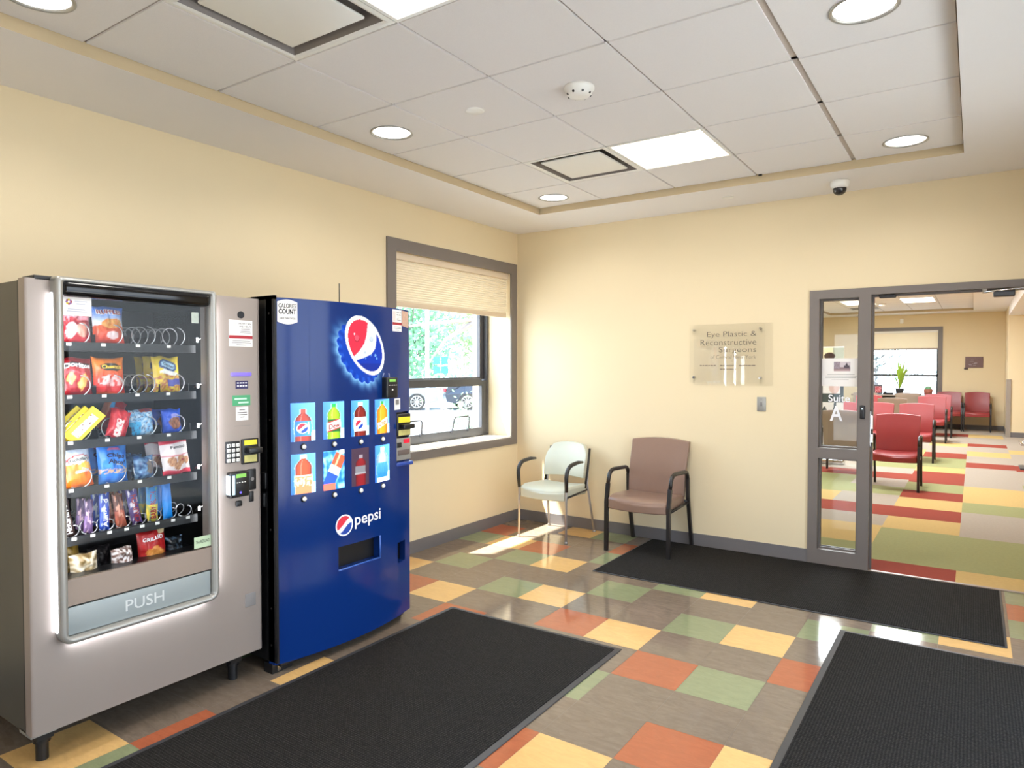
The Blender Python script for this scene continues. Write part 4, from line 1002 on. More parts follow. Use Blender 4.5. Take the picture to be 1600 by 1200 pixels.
bag('chip_bag', 'deep red chip bag standing in the bottom row', 'chips', -4.105, .660, .125, .148, p_grill, x=.80, texts=(('GRILLED',.12,.86,.66,.78,m_whiteink,.02,.03),), roll=.02, group='chip bags', seed=54)
bag('snack_pouch', 'small black and blue pouch in the bottom row at right', 'snack pouch', -3.995, .660, .08, .092, p_blk, x=.78, seed=55, group='bottom row pouches')

# ------------------------------------------------------------------ SODA MACHINE
PY0, PY1 = -3.587, -2.613
def xs(y):
    s_ = (y+3.10)/.487
    return .945+.075*(1-s_*s_)
soda = empty('soda_machine', (.45, -3.10, 0), 0, 'blue soda vending machine with a bottle cap graphic and eight lit drink pictures', 'vending machine')
P = Part(soda)
P(MB().box(.04, .90, PY0+.004, PY1-.004, .062, 1.85), 'cabinet', m_blackm)
P(MB().box(.10, .965, PY0+.0, PY0+.012, .062, 1.868).box(.78,.965,PY0,PY0+.012,1.85,1.87), 'door_edge', m_blackm)
for z in (1.783, 1.262, .72, .33, .148): P(MB().cyl((.925,PY0+.0,z),(0,-1,0),.006,.003,12), 'rivet', m_chrome)
P(MB().rbox(.86, .90, PY0-.012, PY0+.002, .92, 1.0, .004), 'latch_plate', m_black); P(MB().rbox(.872, .895, PY0-.018, PY0+.002, .83, .9, .004), 'door_handle', m_black)
# the front: one curved shell with openings for pictures, slot, coin unit and cup
BLUE = tuple(c/255 for c in (11, 44, 108))
ZB, ZT = .05, 1.862
pan = [(-3.501,-3.369,1.147,1.341), (-3.325,-3.194,1.147,1.341), (-3.147,-3.015,1.147,1.341), (-2.968,-2.837,1.145,1.339),
       (-3.501,-3.369,.882,1.084), (-3.325,-3.194,.880,1.084), (-3.147,-3.017,.876,1.080), (-2.968,-2.837,.872,1.080)]
slot = (-3.238,-2.93,.445,.570); cup = (-2.757,-2.672,.365,.485); coin = (-2.765,-2.628,.962,1.255)
holes = pan+[slot, cup, coin]
capc = (-3.04, 1.637)
def cap_col(y, z):
    base = BLUE
    th = math.radians(-50); dy, dz = y+3.035, z-1.637
    a = (dy*math.cos(th)+dz*math.sin(th))/.183; b = (-dy*math.sin(th)+dz*math.cos(th))/.125
    r = math.hypot(a, b)
    oy, oz = y+3.082, z-1.597
    a2 = (oy*math.cos(th)+oz*math.sin(th))/.183; b2 = (-oy*math.sin(th)+oz*math.cos(th))/.128
    r2 = math.hypot(a2, b2); an = math.atan2(b2, a2)
    scal = 1.0+.085*abs(math.sin(an*9.5))-.05
    if r < 1:
        if r > .87: return (.93,.95,.98)
        y1_ = seg2([(1.568,-3.140),(1.61,-3.085),(1.651,-3.049),(1.70,-3.032),(1.754,-3.024),(1.78,-3.02)], z)
        y2_ = seg2([(1.50,-3.2),(1.552,-3.128),(1.572,-3.05),(1.592,-2.995),(1.62,-2.965),(1.66,-2.955),(1.72,-2.95)], z)
        if z > 1.562 and y < y1_:
            c = (.86,.20,.30)
            q = math.hypot(y+3.105, (z-1.676)*1.0)
            if q < .017: c = (.93,.34,.42)
            if .015 < q < .019 and z < 1.674: c = (.60,.08,.18)
            if math.hypot(y+3.122, z-1.698) < .006: c = (1,.85,.88)
            return c
        if y > y2_ and z < 1.70:
            c = (.04,.22,.70) if z > 1.54 else (.05,.18,.60)
            for cy, cz, rr in ((-2.962,1.585,.008),(-2.95,1.568,.007),(-2.998,1.585,.004),(-3.04,1.567,.004)):
                if math.hypot(y-cy, z-cz) < rr: c = (.45,.70,.96)
            return c
        c = (.87,.91,.96)
        q = math.hypot(y+2.995, z-1.675)
        if q < .014: c = (.78,.83,.88)
        if .011 < q < .015 and z < 1.675: c = (.64,.70,.78)
        if math.hypot(y+3.045, z-1.60) < .006: c = (.72,.78,.84)
        return c
    if r2 < scal:
        k = .5+.5*math.cos(an*19+.6)
        c = mixc((.03,.22,.66), (.12,.40,.88), k*.6 if r2 > .82 else .15)
        return c
    # printed glow behind the cap
    g = max(0, 1-(r2-scal)/.42) ** 2
    side = max(0, min(1, .55-(oy*.9+oz*1.0)*4.2))
    return mixc(base, (.55,.80,.98), g*side*.95)
ys_ = sorted(set([PY0, PY1]+[round(v, 4) for h in holes for v in h[:2]]+[PY0+(PY1-PY0)*k/30 for k in range(31)]))
zs_ = sorted(set([ZB, ZT]+[round(v, 4) for h in holes for v in h[2:]]+[1.36, 1.82]+[.15, .30, .7, .8]))
fr = MB(); fr.col = {}
def fp_(y, z, n=0): return (xs(y)+n, y, z)
CZ = (1.40, 1.82); 
for a, b in zip(ys_, ys_[1:]):
    if b-a < 1e-6: continue
    for c, d_ in zip(zs_, zs_[1:]):
        ym, zm = (a+b)/2, (c+d_)/2
        if any(h[0]-1e-4 < ym < h[1]+1e-4 and h[2] < zm < h[3] for h in holes): continue
        if -3.40 < ym < -2.80 and 1.36 < zm < 1.82 and a > -3.42 and b < -2.78: pass
        fr.add([fp_(a,c), fp_(b,c), fp_(b,d_), fp_(a,d_)], [(0,1,2,3)], 0, True)
for i in range(len(fr.v)): fr.col[i] = lin(BLUE)
fo = P(fr, 'front_panel', m_paint)
bm = bmesh.new(); bm.from_mesh(fo.data); bmesh.ops.remove_doubles(bm, verts=bm.verts, dist=.0003); bm.to_mesh(fo.data); bm.free()
fr = MB(); fr.col = {}
# returns of the shell
n = 30
for zz in (ZB, ZT):
    vs = []
    for k in range(n+1):
        y = PY0+(PY1-PY0)*k/n; vs += [(xs(y), y, zz), (.90, y, zz)]
    o_ = len(fr.v); fr.add(vs, [(2*k, 2*k+2, 2*k+3, 2*k+1) for k in range(n)], 0)
    for i in range(o_, len(fr.v)): fr.col[i] = lin(BLUE)
for yy in (PY0, PY1):
    o_ = len(fr.v); fr.quad((.90,yy,ZB),(xs(yy),yy,ZB),(xs(yy),yy,ZT),(.90,yy,ZT))
    for i in range(o_, len(fr.v)): fr.col[i] = lin(BLUE)
for h in (slot, cup, coin):
    dpt = .05 if h is not coin else .02
    o_ = len(fr.v)
    for (p, q) in (((h[0],h[2]),(h[1],h[2])),((h[1],h[2]),(h[1],h[3])),((h[1],h[3]),(h[0],h[3])),((h[0],h[3]),(h[0],h[2]))):
        pp_, qq_ = fp_(*p), fp_(*q); fr.quad(pp_, qq_, (qq_[0]-dpt, qq_[1], qq_[2]), (pp_[0]-dpt, pp_[1], pp_[2]))
    for i in range(o_, len(fr.v)): fr.col[i] = lin(BLUE)
P(fr, 'panel_return', m_paint, fo)
gd = MB(); gy_a, gy_b, gz_a, gz_b = -3.40, -2.80, 1.37, 1.84
gd.grid(lambda u, v: fp_(gy_a+(gy_b-gy_a)*u, gz_a+(gz_b-gz_a)*v, .0008), 190, 150, lambda u, v: cap_col(gy_a+(gy_b-gy_a)*u, gz_a+(gz_b-gz_a)*v))
P(gd, 'bottle_cap_graphic', m_paint)
# lower kick edge chamfer
P(MB().rbox(.88, .95, PY0+.03, PY1-.06, .03, .052, .006), 'kick_plate', m_blackm)
for q in ((.86,.925,PY0,PY0+.12,0,.05),(.08,.16,PY0+.01,PY0+.1,0,.062),(.84,.90,PY1-.12,PY1-.03,0,.05),(.08,.16,PY1-.12,PY1-.03,0,.062)): P(MB().box(*q), 'foot', m_black)
P(MB().box(.918, .9265, PY0+.03, PY0+.05, .006, .04), 'levelling_bolt', m_chrome)
# backlit pictures
def bottle_col(u, v, body, cap, labelfn, w1=.30, zc=.9, base=(.25,.55,.88)):
    c = mixc((.16,.40,.82), (.45,.78,.96), .5+.6*(u-.5)+.3*(v-.5))
    if v < .28 and u > .82: c = mixc(c, (.9,.96,1), .7)
    # silhouette
    if v > zc-.12: ww = .11
    elif v > zc-.34: ww = .11+(w1-.11)*math.sin((zc-.12-v)/.22*PI/2)
    else: ww = w1*(1-.05*math.sin(v*14))
    x = (u-.5)
    if v < zc and abs(x) < ww:
        k = abs(x)/ww; c = mixc(body, (body[0]*.55, body[1]*.5, body[2]*.5), k**3)
        if .12 < x/ww+.5 < .28: c = mixc(c, (1,1,1), .25)
        q = labelfn(x/ww*.5+.5, v)
        if q: c = q
        if v > zc-.10: c = cap
    elif v < zc+.0 and abs(x) < ww+.03: c = mixc(c, (.85,.93,1), .6)
    return c
def globe(a, v, ca, cv, ra, rv, bgc=None):
    da, dv = (a-ca)/ra, (v-cv)/rv; r = math.hypot(da, dv)
    if r < 1:
        if r > .88: return (.95,.97,1)
        q = dv - .35*da - .25*math.sin(da*2.2)
        return (.85,.16,.24) if q > .18 else ((.08,.24,.62) if q < -.32 else (.95,.97,1))
    return None
def L1(a, v):
    if .14 < v < .52:
        return globe(a, v, .47, .34, .34, .14) or ((.93,.96,1) if .78 < a < .86 and .18 < v < .5 else mixc((.12,.40,.80), (.30,.62,.92), a))
def L2(a, v):
    if .18 < v < .52:
        if abs(v-.36-.10*(a-.5)) < .10: return (.95,.92,.90)
        if abs(v-.36-.10*(a-.5)) < .13: return (.80,.15,.18)
        return (.08,.35,.14)
def L3(a, v):
    if .14 < v < .52: return globe(a, v, .42, .32, .34, .14) or (.92,.94,.97)
def L4(a, v):
    if abs(v-.30-.18*(a-.5)) < .09 and .1 < a < .95: return (.98,.92,.85)
def L5(a, v):
    if v < .46:
        if v > .43: return (.98,.96,.92)
        if .18 < v < .40 and n2(a, v, 9) > 0: return (.98,.86,.72)
        return (.93,.55,.36)
def L8(a, v):
    if v < .12: return (.95,.97,1)
    if v < .52: return mixc((.10,.45,.82), (.35,.66,.92), v*1.5+.2*n2(a,v,8))
def c6(u, v):
    c = mixc((.10,.45,.80), (.62,.88,.96), n2(u,v,7)*1.3+.45)
    th_ = math.radians(62); x, y = (u-.52)*.65, v-.5
    s_ = x*math.cos(th_)+y*math.sin(th_); t_ = -x*math.sin(th_)+y*math.cos(th_)
    if abs(t_) < .17 and -.5 < s_ < .44:
        c = (.82,.34,.22) if s_ > .10 else ((.92,.95,1) if s_ > -.10 else (.14,.32,.72))
        if s_ > .1 and abs(t_-.03) < .03: c = (.95,.7,.55)
    if v < .16 and u < .55: c = (.93,.45,.35)
    if v > .9 and u > .75: c = (.97,.97,.97)
    return c
def c7(u, v):
    c = (.30,.22,.30)
    ww = .10 if v > .72 else (.10+.19*math.sin(min(1, (.72-v)/.12)*PI/2) if v > .60 else .29)
    if v < .82 and abs(u-.52) < ww: c = mixc((.62,.14,.18), (.36,.08,.12), (abs(u-.52)/ww)**3)
    if .72 < v < .82 and abs(u-.52) < .1: c = (.66,.62,.66)
    if .34 < v < .52 and abs(u-.5) < .29: c = (.55,.55,.58)
    if .30 < v < .35 and abs(u-.5) < .3: c = (.68,.68,.70)
    return c
PF = [lambda u, v: bottle_col(u, v, (.66,.20,.14), (.80,.28,.22), L1, .34, .84), lambda u, v: bottle_col(u, v, (.60,.88,.12), (.12,.66,.30), L2, .31, .95),
      lambda u, v: bottle_col(u, v, (.46,.12,.10), (.96,.96,.98), L3, .34, .95), lambda u, v: bottle_col(u, v, (.98,.60,.12), (.22,.62,.30), L4, .36, .95),
      lambda u, v: bottle_col(u, v, (.80,.30,.14), (.98,.98,.98), L5, .34, .98), c6, c7, lambda u, v: bottle_col(u, v, (.72,.88,.98), (.96,.98,1), L8, .36, .95)]
pl = ['lit picture of a dark cola bottle','lit picture of a green citrus soda bottle','lit picture of a white-labelled cola bottle','lit picture of an orange soda bottle','lit picture of an amber tea bottle','lit picture of a tilted cola bottle in ice','unlit picture of a red bottle','lit picture of a water bottle']
m_dim = Mattr('dim_print', .3, emit=.12)
for k, (h, fn) in enumerate(zip(pan, PF)):
    g_ = MB(); g_.grid(lambda u, v: fp_(h[0]+(h[1]-h[0])*u, h[2]+(h[3]-h[2])*v, -.001), 44, 64, fn)
    o = P(g_, 'selection_picture', m_dim if k == 6 else m_lit, None, pl[k])
    yc = h[1]-.067; zc_ = [1.119,1.118,1.115,1.113,.855,.852,.849,.847][k]
    bt = P(MB().lathe([(.0,.014),(.009,.013),(.0115,.009),(.012,.0)], (xs(yc), yc, zc_), 20, ax='x').lathe([(.012,.006),(.016,.004),(.017,.0)], (xs(yc), yc, zc_), 20, mi=1, ax='x'), 'selection_button', [m_white, m_black])
m_lw = M('lit_white', (1,1,1), .4, emit=(.95,.97,1), es=.7)
def Fc(u, v, n): return fp_(u, v, .0012+n)
for (s_, y0, y1, z0, z1, mt, sl_) in (('Dew', -3.292,-3.225,1.195,1.222, m_redink, .012), ('Crush', -2.935,-2.872,1.185,1.215, M('orange_ink', rgb(230,110,30), .5), .012)):
    t = MB(); addtext(t, s_, Fc, y0, y1, z0, z1, .02, rise=sl_); P(t, 'lettering', mt)
# emblem and wordmark
em = MB(); em.col = {}
def em_col(u, v):
    return globe(u, v, .5, .5, .5, .5) or (.95,.97,1)
cy_, cz_, rr_ = -3.198, .680, .057
R_ = 26; ring_n = 48
verts = [fp_(cy_, cz_, .0012)]; cols_ = [em_col(.5, .5)]
for i in range(1, R_+1):
    for k in range(ring_n):
        a = 2*PI*k/ring_n; q = i/R_; verts.append(fp_(cy_+rr_*q*math.cos(a), cz_+rr_*q*math.sin(a), .0012)); cols_.append(em_col(.5+.5*q*math.cos(a)*.999, .5+.5*q*math.sin(a)*.999) if q < .9 else (.95,.97,1))
fs = [(0, 1+k, 1+(k+1) % ring_n) for k in range(ring_n)]+[(1+(i-1)*ring_n+k, 1+i*ring_n+k, 1+i*ring_n+(k+1) % ring_n, 1+(i-1)*ring_n+(k+1) % ring_n) for i in range(1, R_) for k in range(ring_n)]
em.add(verts, fs, 0, True)
for i, c in enumerate(cols_): em.col[i] = lin(c)
P(em, 'round_emblem', m_flat)
t = MB(); addtext(t, 'pepsi', Fc, -3.128, -2.925, .645, .725, .012); P(t, 'lettering', m_whiteink)
# calorie sticker
sk = MB(); pts = []
y0, y1, z0, z1 = -3.562, -3.463, 1.732, 1.856
for k in range(13): a = k/12; pts.append((y0+(y1-y0)*a, z0+.012-.012*math.sin(a*PI)))
for k in range(13): a = 1-k/12; pts.append((y0+(y1-y0)*a, z1-.014+.012*math.sin(a*PI)))
sk.prism(pts, lambda u, v, n: fp_(u, v, .0005+n), .001)
st = P(sk, 'sticker', m_paper, None, 'white calorie information sticker')
t = MB(); addtext(t, 'CALORIES', Fc, -3.556, -3.470, 1.812, 1.834, .02, n=.0008); addtext(t, 'COUNT', Fc, -3.556, -3.470, 1.782, 1.808, .04, n=.0008); addtext(t, 'CHECK THEN CHOOSE', Fc, -3.552, -3.473, 1.756, 1.766, .02, n=.0008)
P(t, 'lettering', m_ink, st)
helpsticker(P, None, lambda u, v, n: fp_(u, v, .0006+n), -2.803, -2.705, 1.728, 1.855)
P(MB().add([fp_(-2.70,1.765,.0006), fp_(-2.62,1.755,.0006), fp_(-2.62,1.85,.0006), fp_(-2.70,1.855,.0006)], [(0,1,2,3)]), 'sticker', M('tan_sticker', rgb(196, 160, 140), .6, var=.3, scale=70), None, 'tan sticker at the right edge')
st = P(MB().add([fp_(-2.787,1.27,.0008), fp_(-2.724,1.27,.0008), fp_(-2.724,1.337,.0008), fp_(-2.787,1.337,.0008)], [(0,1,2,3)]), 'sticker', m_paper, None, 'small white price sticker')
P(MB().add([fp_(-2.775,1.30,.0012), fp_(-2.737,1.30,.0012), fp_(-2.737,1.33,.0012), fp_(-2.775,1.33,.0012)], [(0,1,2,3)]), 'sticker_mark', m_greyink, st)
P(MB().add([fp_(-2.905,1.455,.001), fp_(-2.83,1.455,.001), fp_(-2.835,1.485,.001), fp_(-2.895,1.487,.001)], [(0,1,2,3)]), 'glue_patch', M('glue_residue', rgb(110, 126, 160), .5), None)
xr_ = xs(-2.86)
rd = P(MB().rbox(xr_-.01, xr_+.045, -2.905, -2.815, 1.345, 1.462, .007), 'card_reader', m_black)
P(MB().box(xr_+.044, xr_+.0465, -2.885, -2.835, 1.437, 1.452), 'screen', m_lcd, rd)
t = MB()
for yk in (-2.89,-2.878,-2.862,-2.847,-2.833): t.box(xr_+.0445, xr_+.047, yk, yk+.006, 1.416, 1.420)
t.box(xr_+.0445, xr_+.047, -2.865, -2.857, 1.388, 1.396)
P(t, 'button_row', m_paper, rd)
# coin and bill unit
xc = xs(-2.70)
cu_ = P(MB().add([fp_(coin[0],coin[2],-.018), fp_(coin[1],coin[2],-.018), fp_(coin[1],coin[3],-.018), fp_(coin[0],coin[3],-.018)], [(0,1,2,3)]), 'money_panel', m_black)
P(MB().rbox(xc-.03, xc+.012, -2.755, -2.635, 1.11, 1.245, .008), 'bill_acceptor', m_black, cu_)
P(MB().rbox(xc+.0, xc+.05, -2.735, -2.64, 1.155, 1.183, .006), 'bill_slot', m_black, cu_)
P(MB().box(xc+.012, xc+.0135, -2.745, -2.645, 1.192, 1.225), 'sticker', m_yellow, cu_); P(MB().box(xc+.012, xc+.0135, -2.745, -2.645, 1.116, 1.148), 'sticker', m_paleyel, cu_)
P(MB().rbox(xc-.03, xc+.006, -2.762, -2.632, .967, 1.10, .004), 'coin_mechanism', m_bezel, cu_)
P(MB().box(xc+.006, xc+.008, -2.695, -2.645, 1.068, 1.092), 'price_display', m_reddisp, cu_)
P(MB().rbox(xc+.004, xc+.012, -2.752, -2.715, 1.045, 1.075, .004), 'coin_slot', m_black, cu_)
P(MB().rbox(xc+.004, xc+.01, -2.745, -2.65, 1.0, 1.03, .003), 'lower_plate', M('dark_plate', rgb(96, 84, 80), .4), cu_)
P(MB().rbox(xc-.01, xc+.02, -2.768, -2.622, .935, .958, .008), 'lip', M('blue_plastic', rgb(40, 70, 150), .2))
# dispensing slot and coin cup
P(MB().box(.90, .903, slot[0]-.01, slot[1]+.01, slot[2]-.01, slot[3]+.01).add([fp_(slot[0],slot[2],-.05), fp_(slot[1],slot[2],-.05), fp_(slot[1],slot[3],-.05), fp_(slot[0],slot[3],-.05)], [(0,1,2,3)]), 'dispensing_slot', m_blackm)
lip = MB()
lip.tube([fp_(slot[0], slot[2], .001), fp_(slot[1], slot[2], .001)], .005, 8); lip.tube([fp_(slot[1], slot[2], .001), fp_(slot[1], slot[3], .001)], .005, 8)
P(lip, 'slot_lip', M('blue_lip', rgb(60, 100, 180), .15))
P(MB().add([fp_(cup[0],cup[2],-.045), fp_(cup[1],cup[2],-.045), fp_(cup[1],cup[3],-.045), fp_(cup[0],cup[3],-.045)], [(0,1,2,3)]), 'coin_return_cup', m_black)
P(MB().tube([(.5,-2.76,1.85),(.5,-2.76,1.90)], .006, 8).tube([(.5,-2.76,1.90),(.5,-2.76,2.04)], .0032, 8), 'antenna', m_black)
for q in ((.90,.925,-3.36,-3.20,1.862,1.867),(.9,.93,-2.95,-2.85,1.862,1.866)): P(MB().box(*q), 'tape_strip', m_paper)

# ------------------------------------------------------------------ WAITING ROOM SHELL
WX0, WX1, WY = 0.0, 6.2, 14.3
far = MB(); fx0, fx1, fz0, fz1 = 1.35, 3.03, .80, 2.43
far.box(WX0, fx0, WY, WY+.2, 0, 3.2).box(fx1, WX1, WY, WY+.2, 0, 3.2).box(fx0, fx1, WY, WY+.2, 0, fz0).box(fx0, fx1, WY, WY+.2, fz1, 3.2)
struct(far, 'wall_far', m_wall)
struct(MB().box(-.46, 0, .15, WY+.2, -.12, 3.3), 'wall_side', m_wall)
jw = MB().box(4.38, WX1, 12.55, WY, 0, 2.84)
struct(jw, 'wall_jog', m_wall)
struct(MB().box(WX1, WX1+.15, .13, WY+.2, 0, 3.2), 'wall_side.001', m_wall)
struct(MB().box(X1, WX1+.15, .0, .13, 0, 3.2), 'wall_back.001', m_wall)
cw = MB(); hx0, hx1, hy0, hy1 = .7, 3.74, 1.2, 13.45
for (x0,x1,y0,y1) in ((0,hx0,.13,WY),(hx1,4.38,.13,WY),(hx0,hx1,.13,hy0),(hx0,hx1,hy1,WY)): cw.quad((x0,y0,H),(x0,y1,H),(x1,y1,H),(x1,y0,H), 0)
for (p, q) in (((hx0,hy0),(hx0,hy1)),((hx0,hy1),(hx1,hy1)),((hx1,hy1),(hx1,hy0)),((hx1,hy0),(hx0,hy0))): cw.quad((p[0],p[1],H),(q[0],q[1],H),(q[0],q[1],hc+.02),(p[0],p[1],hc+.02), 1)
cw.quad((4.38,.13,2.63),(4.38,12.55,2.63),(WX1,12.55,2.63),(WX1,.13,2.63), 0); cw.quad((4.38,.13,2.63),(4.38,12.55,2.63),(4.38,12.55,H),(4.38,.13,H), 0)
cw.box(0, WX1, .0, WY+.2, 3.2, 3.3, 0)
struct(cw, 'ceiling_waiting', [m_soffit, m_fascia])
wt = MB(); wg = MB(); nx, ny = 5, 20
for i in range(nx):
    for j in range(ny):
        x0 = hx0+(hx1-hx0)*i/nx; x1 = hx0+(hx1-hx0)*(i+1)/nx; y0 = hy0+(hy1-hy0)*j/ny; y1 = hy0+(hy1-hy0)*(j+1)/ny
        wt.quad((x0+g,y0+g,hc),(x0+g,y1-g,hc),(x1-g,y1-g,hc),(x1-g,y0+g,hc))
wg.quad((hx0,hy0,hc+.008),(hx0,hy1,hc+.008),(hx1,hy1,hc+.008),(hx1,hy0,hc+.008))
struct(wt, 'ceiling_waiting_tiles', m_tile); struct(wg, 'ceiling_waiting_grid', m_grid)
struct(MB().box(0,4.38,WY-.012,WY,0,.11), 'baseboard_far', m_base)
struct(MB().box(4.368,WX1,12.538,12.55,0,.11).box(4.368,4.38,12.55,WY-.012,0,.11), 'baseboard_jog', m_base)
tag(MB().box(4.355,4.38,12.535,12.62,.0,1.25).box(4.38,4.44,12.530,12.55,.0,1.25).obj('corner_guard', M('guard_grey', rgb(150,140,130), .4)), kind='structure')
tl_ = ['long bright ceiling light in the waiting room seen through the doorway', 'bright ceiling light in the waiting room near the sidelight top', 'waiting room ceiling light nearest the glass door', 'waiting room ceiling light at the left wall','waiting room ceiling light at the far left']
for k, (x0, y0) in enumerate(((2.5, 10.0), (1.4, 10.0), (2.5, 3.0), (1.4, 5.6), (2.5, 6.6))):
    troffer(x0, x0+.6, y0, y0+1.2, hc-.004, tl_[k], 135, 'waiting room ceiling lights', (.88, .95, 1))
L = bpy.data.objects
r = empty('air_diffuser', (1.6, 12.2, hc), 0, 'dark square vent in the waiting room ceiling seen through the sidelight', 'air vent'); P = Part(r)
P(MB().box(1.35,1.9,12.0,12.5,hc-.008,hc-.001), 'grille', m_greyink)
tag(MB().lathe([(0,0),(.07,0),(.07,-.03),(.04,-.05),(0,-.05)], (0,0,0), 20).obj('smoke_detector', m_white, loc=(2.1,11.2,hc)), 'smoke detector on the waiting room ceiling', 'smoke detector')
tag(MB().rbox(-.04,.04,-.035,.0,-.06,.06,.01).obj('motion_sensor', m_white, loc=(2.23,WY,2.68)), 'small white sensor high on the far waiting room wall above its window', 'sensor')
# far window
tr = MB(); q = .09
tr.box(fx0-q, fx0, WY-.016, WY, fz0, fz1+q).box(fx1, fx1+q, WY-.016, WY, fz0, fz1+q).box(fx0, fx1, WY-.016, WY, fz1, fz1+q)
struct(tr, 'trim_3', m_trim)
wn = MB().box(fx0,fx1,WY+.12,WY+.16,1.28,1.33).box(fx0,fx0+.04,WY+.12,WY+.16,fz0,fz1).box(fx1-.04,fx1,WY+.12,WY+.16,fz0,fz1).box(fx0,fx1,WY+.12,WY+.16,fz0,fz0+.04).box(fx0,fx1,WY+.12,WY+.16,fz1-.04,fz1)
w2 = struct(wn, 'window_2', m_dark)
struct(MB().quad((fx0,WY+.14,fz0),(fx1,WY+.14,fz0),(fx1,WY+.14,fz1),(fx0,WY+.14,fz1)), 'glass_pane', m_glass, w2)
r = empty('pleated_blind', ((fx0+fx1)/2, WY+.03, fz1), 0, 'pale shade half lowered in the far waiting room window', 'blind'); P = Part(r)
P(MB().box(fx0+.01, fx1-.01, WY+.025, WY+.03, 1.99, fz1-.05), 'fabric', m_shade); P(MB().box(fx0+.01, fx1-.01, WY+.015, WY+.04, 1.95, 1.99), 'bottom_rail', m_taupe); P(MB().box(fx0+.01, fx1-.01, WY+.01, WY+.06, fz1-.05, fz1), 'headrail', m_white)
r = empty('wall_plaque', (3.77, WY, 1.63), 0, 'small brown rectangular plaque on the far waiting room wall', 'plaque'); P = Part(r)
P(MB().box(3.59, 3.95, WY-.02, WY, 1.50, 1.765), 'board', M('plaque_brown', rgb(110, 84, 82), .4, var=.2, scale=30))
P(MB().box(3.57, 3.65, WY-.022, WY, 1.455, 1.50), 'corner_tab', M('plaque_tab', rgb(66, 46, 44), .4))
t = MB()
for k in range(9): a = 3.64+random.random()*.2; z = 1.54+random.random()*.17; t.box(a, a+.06, WY-.023, WY-.02, z, z+.008)
P(t, 'text_lines', M('plaque_mark', rgb(170, 160, 170), .4))
# counter under the window with its things
r = empty('window_counter', (2.2, 13.75, 0), 0, 'grey counter below the far waiting room window', 'counter'); P = Part(r)
P(MB().rbox(1.2, 2.98, 13.45, 14.27, .80, .84, .008), 'top', m_taupe); P(MB().box(1.25,1.29,13.5,14.2,0,.8)  .box(2.92,2.96,13.5,14.2,0,.8).box(1.29,2.92,14.15,14.18,.3,.8), 'frame', m_trim)
r = empty('potted_plant', (2.26, 13.6, .84), 0, 'tall leafy green plant in a dark pot on the counter before the far window', 'plant'); P = Part(r)
P(MB().lathe([(0,0),(.07,0),(.095,.14),(.1,.15),(.09,.15),(0,.13)], (2.26,13.6,.84), 20), 'pot', m_dark)
lf = MB()
for k in range(34):
    a = random.uniform(0, 2*PI); R = random.uniform(.08, .36); h_ = random.uniform(.35, .80); base = Vector((2.26, 13.6, .98)); tip = base+Vector((math.cos(a)*R, math.sin(a)*R*.6, h_))
    md = base.lerp(tip, .5)+Vector((math.cos(a)*R*-.15, 0, .05)); s_ = Vector((math.cos(a+PI/2), math.sin(a+PI/2), 0))*random.uniform(.018, .04)
    lf.add([base-s_*.3, base+s_*.3, md+s_, md-s_, tip], [(0,1,2,3),(3,2,4)], 0, True)
P(lf, 'foliage', M('plant_leaf', rgb(150, 180, 60), .5, var=.25, scale=9))
r = empty('picture_frame', (1.80, 13.62, .84), 0, 'small red framed picture on the counter left of the plant', 'picture frame'); P = Part(r)
P(MB().rbox(1.70, 1.88, 13.61, 13.64, .845, 1.07, .01), 'frame', m_dark); P(MB().grid(lambda u, v: (1.72+.14*u, 13.608, .875+.16*v), 16, 16, lambda u, v: mixc((.66,.16,.2), (.95,.85,.85), n2(u,v,6)+.3)), 'picture', m_flat)
r = empty('flower_pot', (2.86, 13.6, .84), 0, 'terracotta pot with a small plant at the right end of the counter', 'plant pot'); P = Part(r)
P(MB().lathe([(0,0),(.075,0),(.1,.14),(.085,.14),(0,.12)], (2.86,13.6,.84), 18), 'pot', M('terracotta', rgb(150, 84, 68), .7)); P(MB().lathe([(0,.22),(.05,.20),(.08,.15),(.05,.12)], (2.86,13.6,.84), 10), 'foliage', m_leaf2)
tag(MB().rbox(-.11,.11,-.09,.09,0,.045,.015).rbox(-.09,-.04,-.09,.09,.045,.07,.01).obj('desk_phone', m_black, loc=(2.02,13.53,.841)), 'black desk phone on the counter beside the plant', 'phone')
tag(MB().rbox(-.12,.12,-.08,.08,0,.03,.01).obj('tray', m_black, loc=(2.6,13.6,.841)), 'low dark tray on the counter right of the plant', 'tray')
# chairs
gA = 'red waiting room chairs'
base_ch = guest_chair('waiting_chair', 'nearest red vinyl waiting chair with black arms just beyond the doorway', m_red, m_legb, W=.54, D=.52, backm=None, group=gA)
base_ch.location = (2.975, 4.14, 0)
for x, y, rz, lab in ((2.995, 7.19, 0, 'red waiting chair in the second row, behind and right of the nearest one'), (2.42, 7.19, 0, 'red waiting chair in the second row, seen right of the door post'),
                     (1.84, 7.19, 0, 'red waiting chair seen through the sidelight just above the letter A'), (3.06, 10.6, 0, 'red waiting chair in the third row at its right end'),
                     (3.12, 11.9, 0, 'red waiting chair mostly hidden behind the third row right end chair'), (3.28, 13.83, 0, 'red chair against the far wall just right of the far window'), (3.845, 14.03-.2, 0, 'red chair alone against the far wall below the brown plaque'),
                     (1.90, 10.6, 0, 'red waiting chair in the third row seen beside the door post')):
    c = copy_tree(base_ch); c.location = (x, y, 0); c.rotation_euler = (0, 0, rz); c['label'] = lab
gB = 'taupe backed waiting chairs facing away'
bc = guest_chair('waiting_chair', 'taupe waiting chair turned away, its back seen through the lower sidelight behind the letter A', m_taupev, m_legb, W=.55, D=.52, backm=m_taupev, group=gB)
bc.location = (2.24, 5.15, 0); bc.rotation_euler = (0, 0, PI)
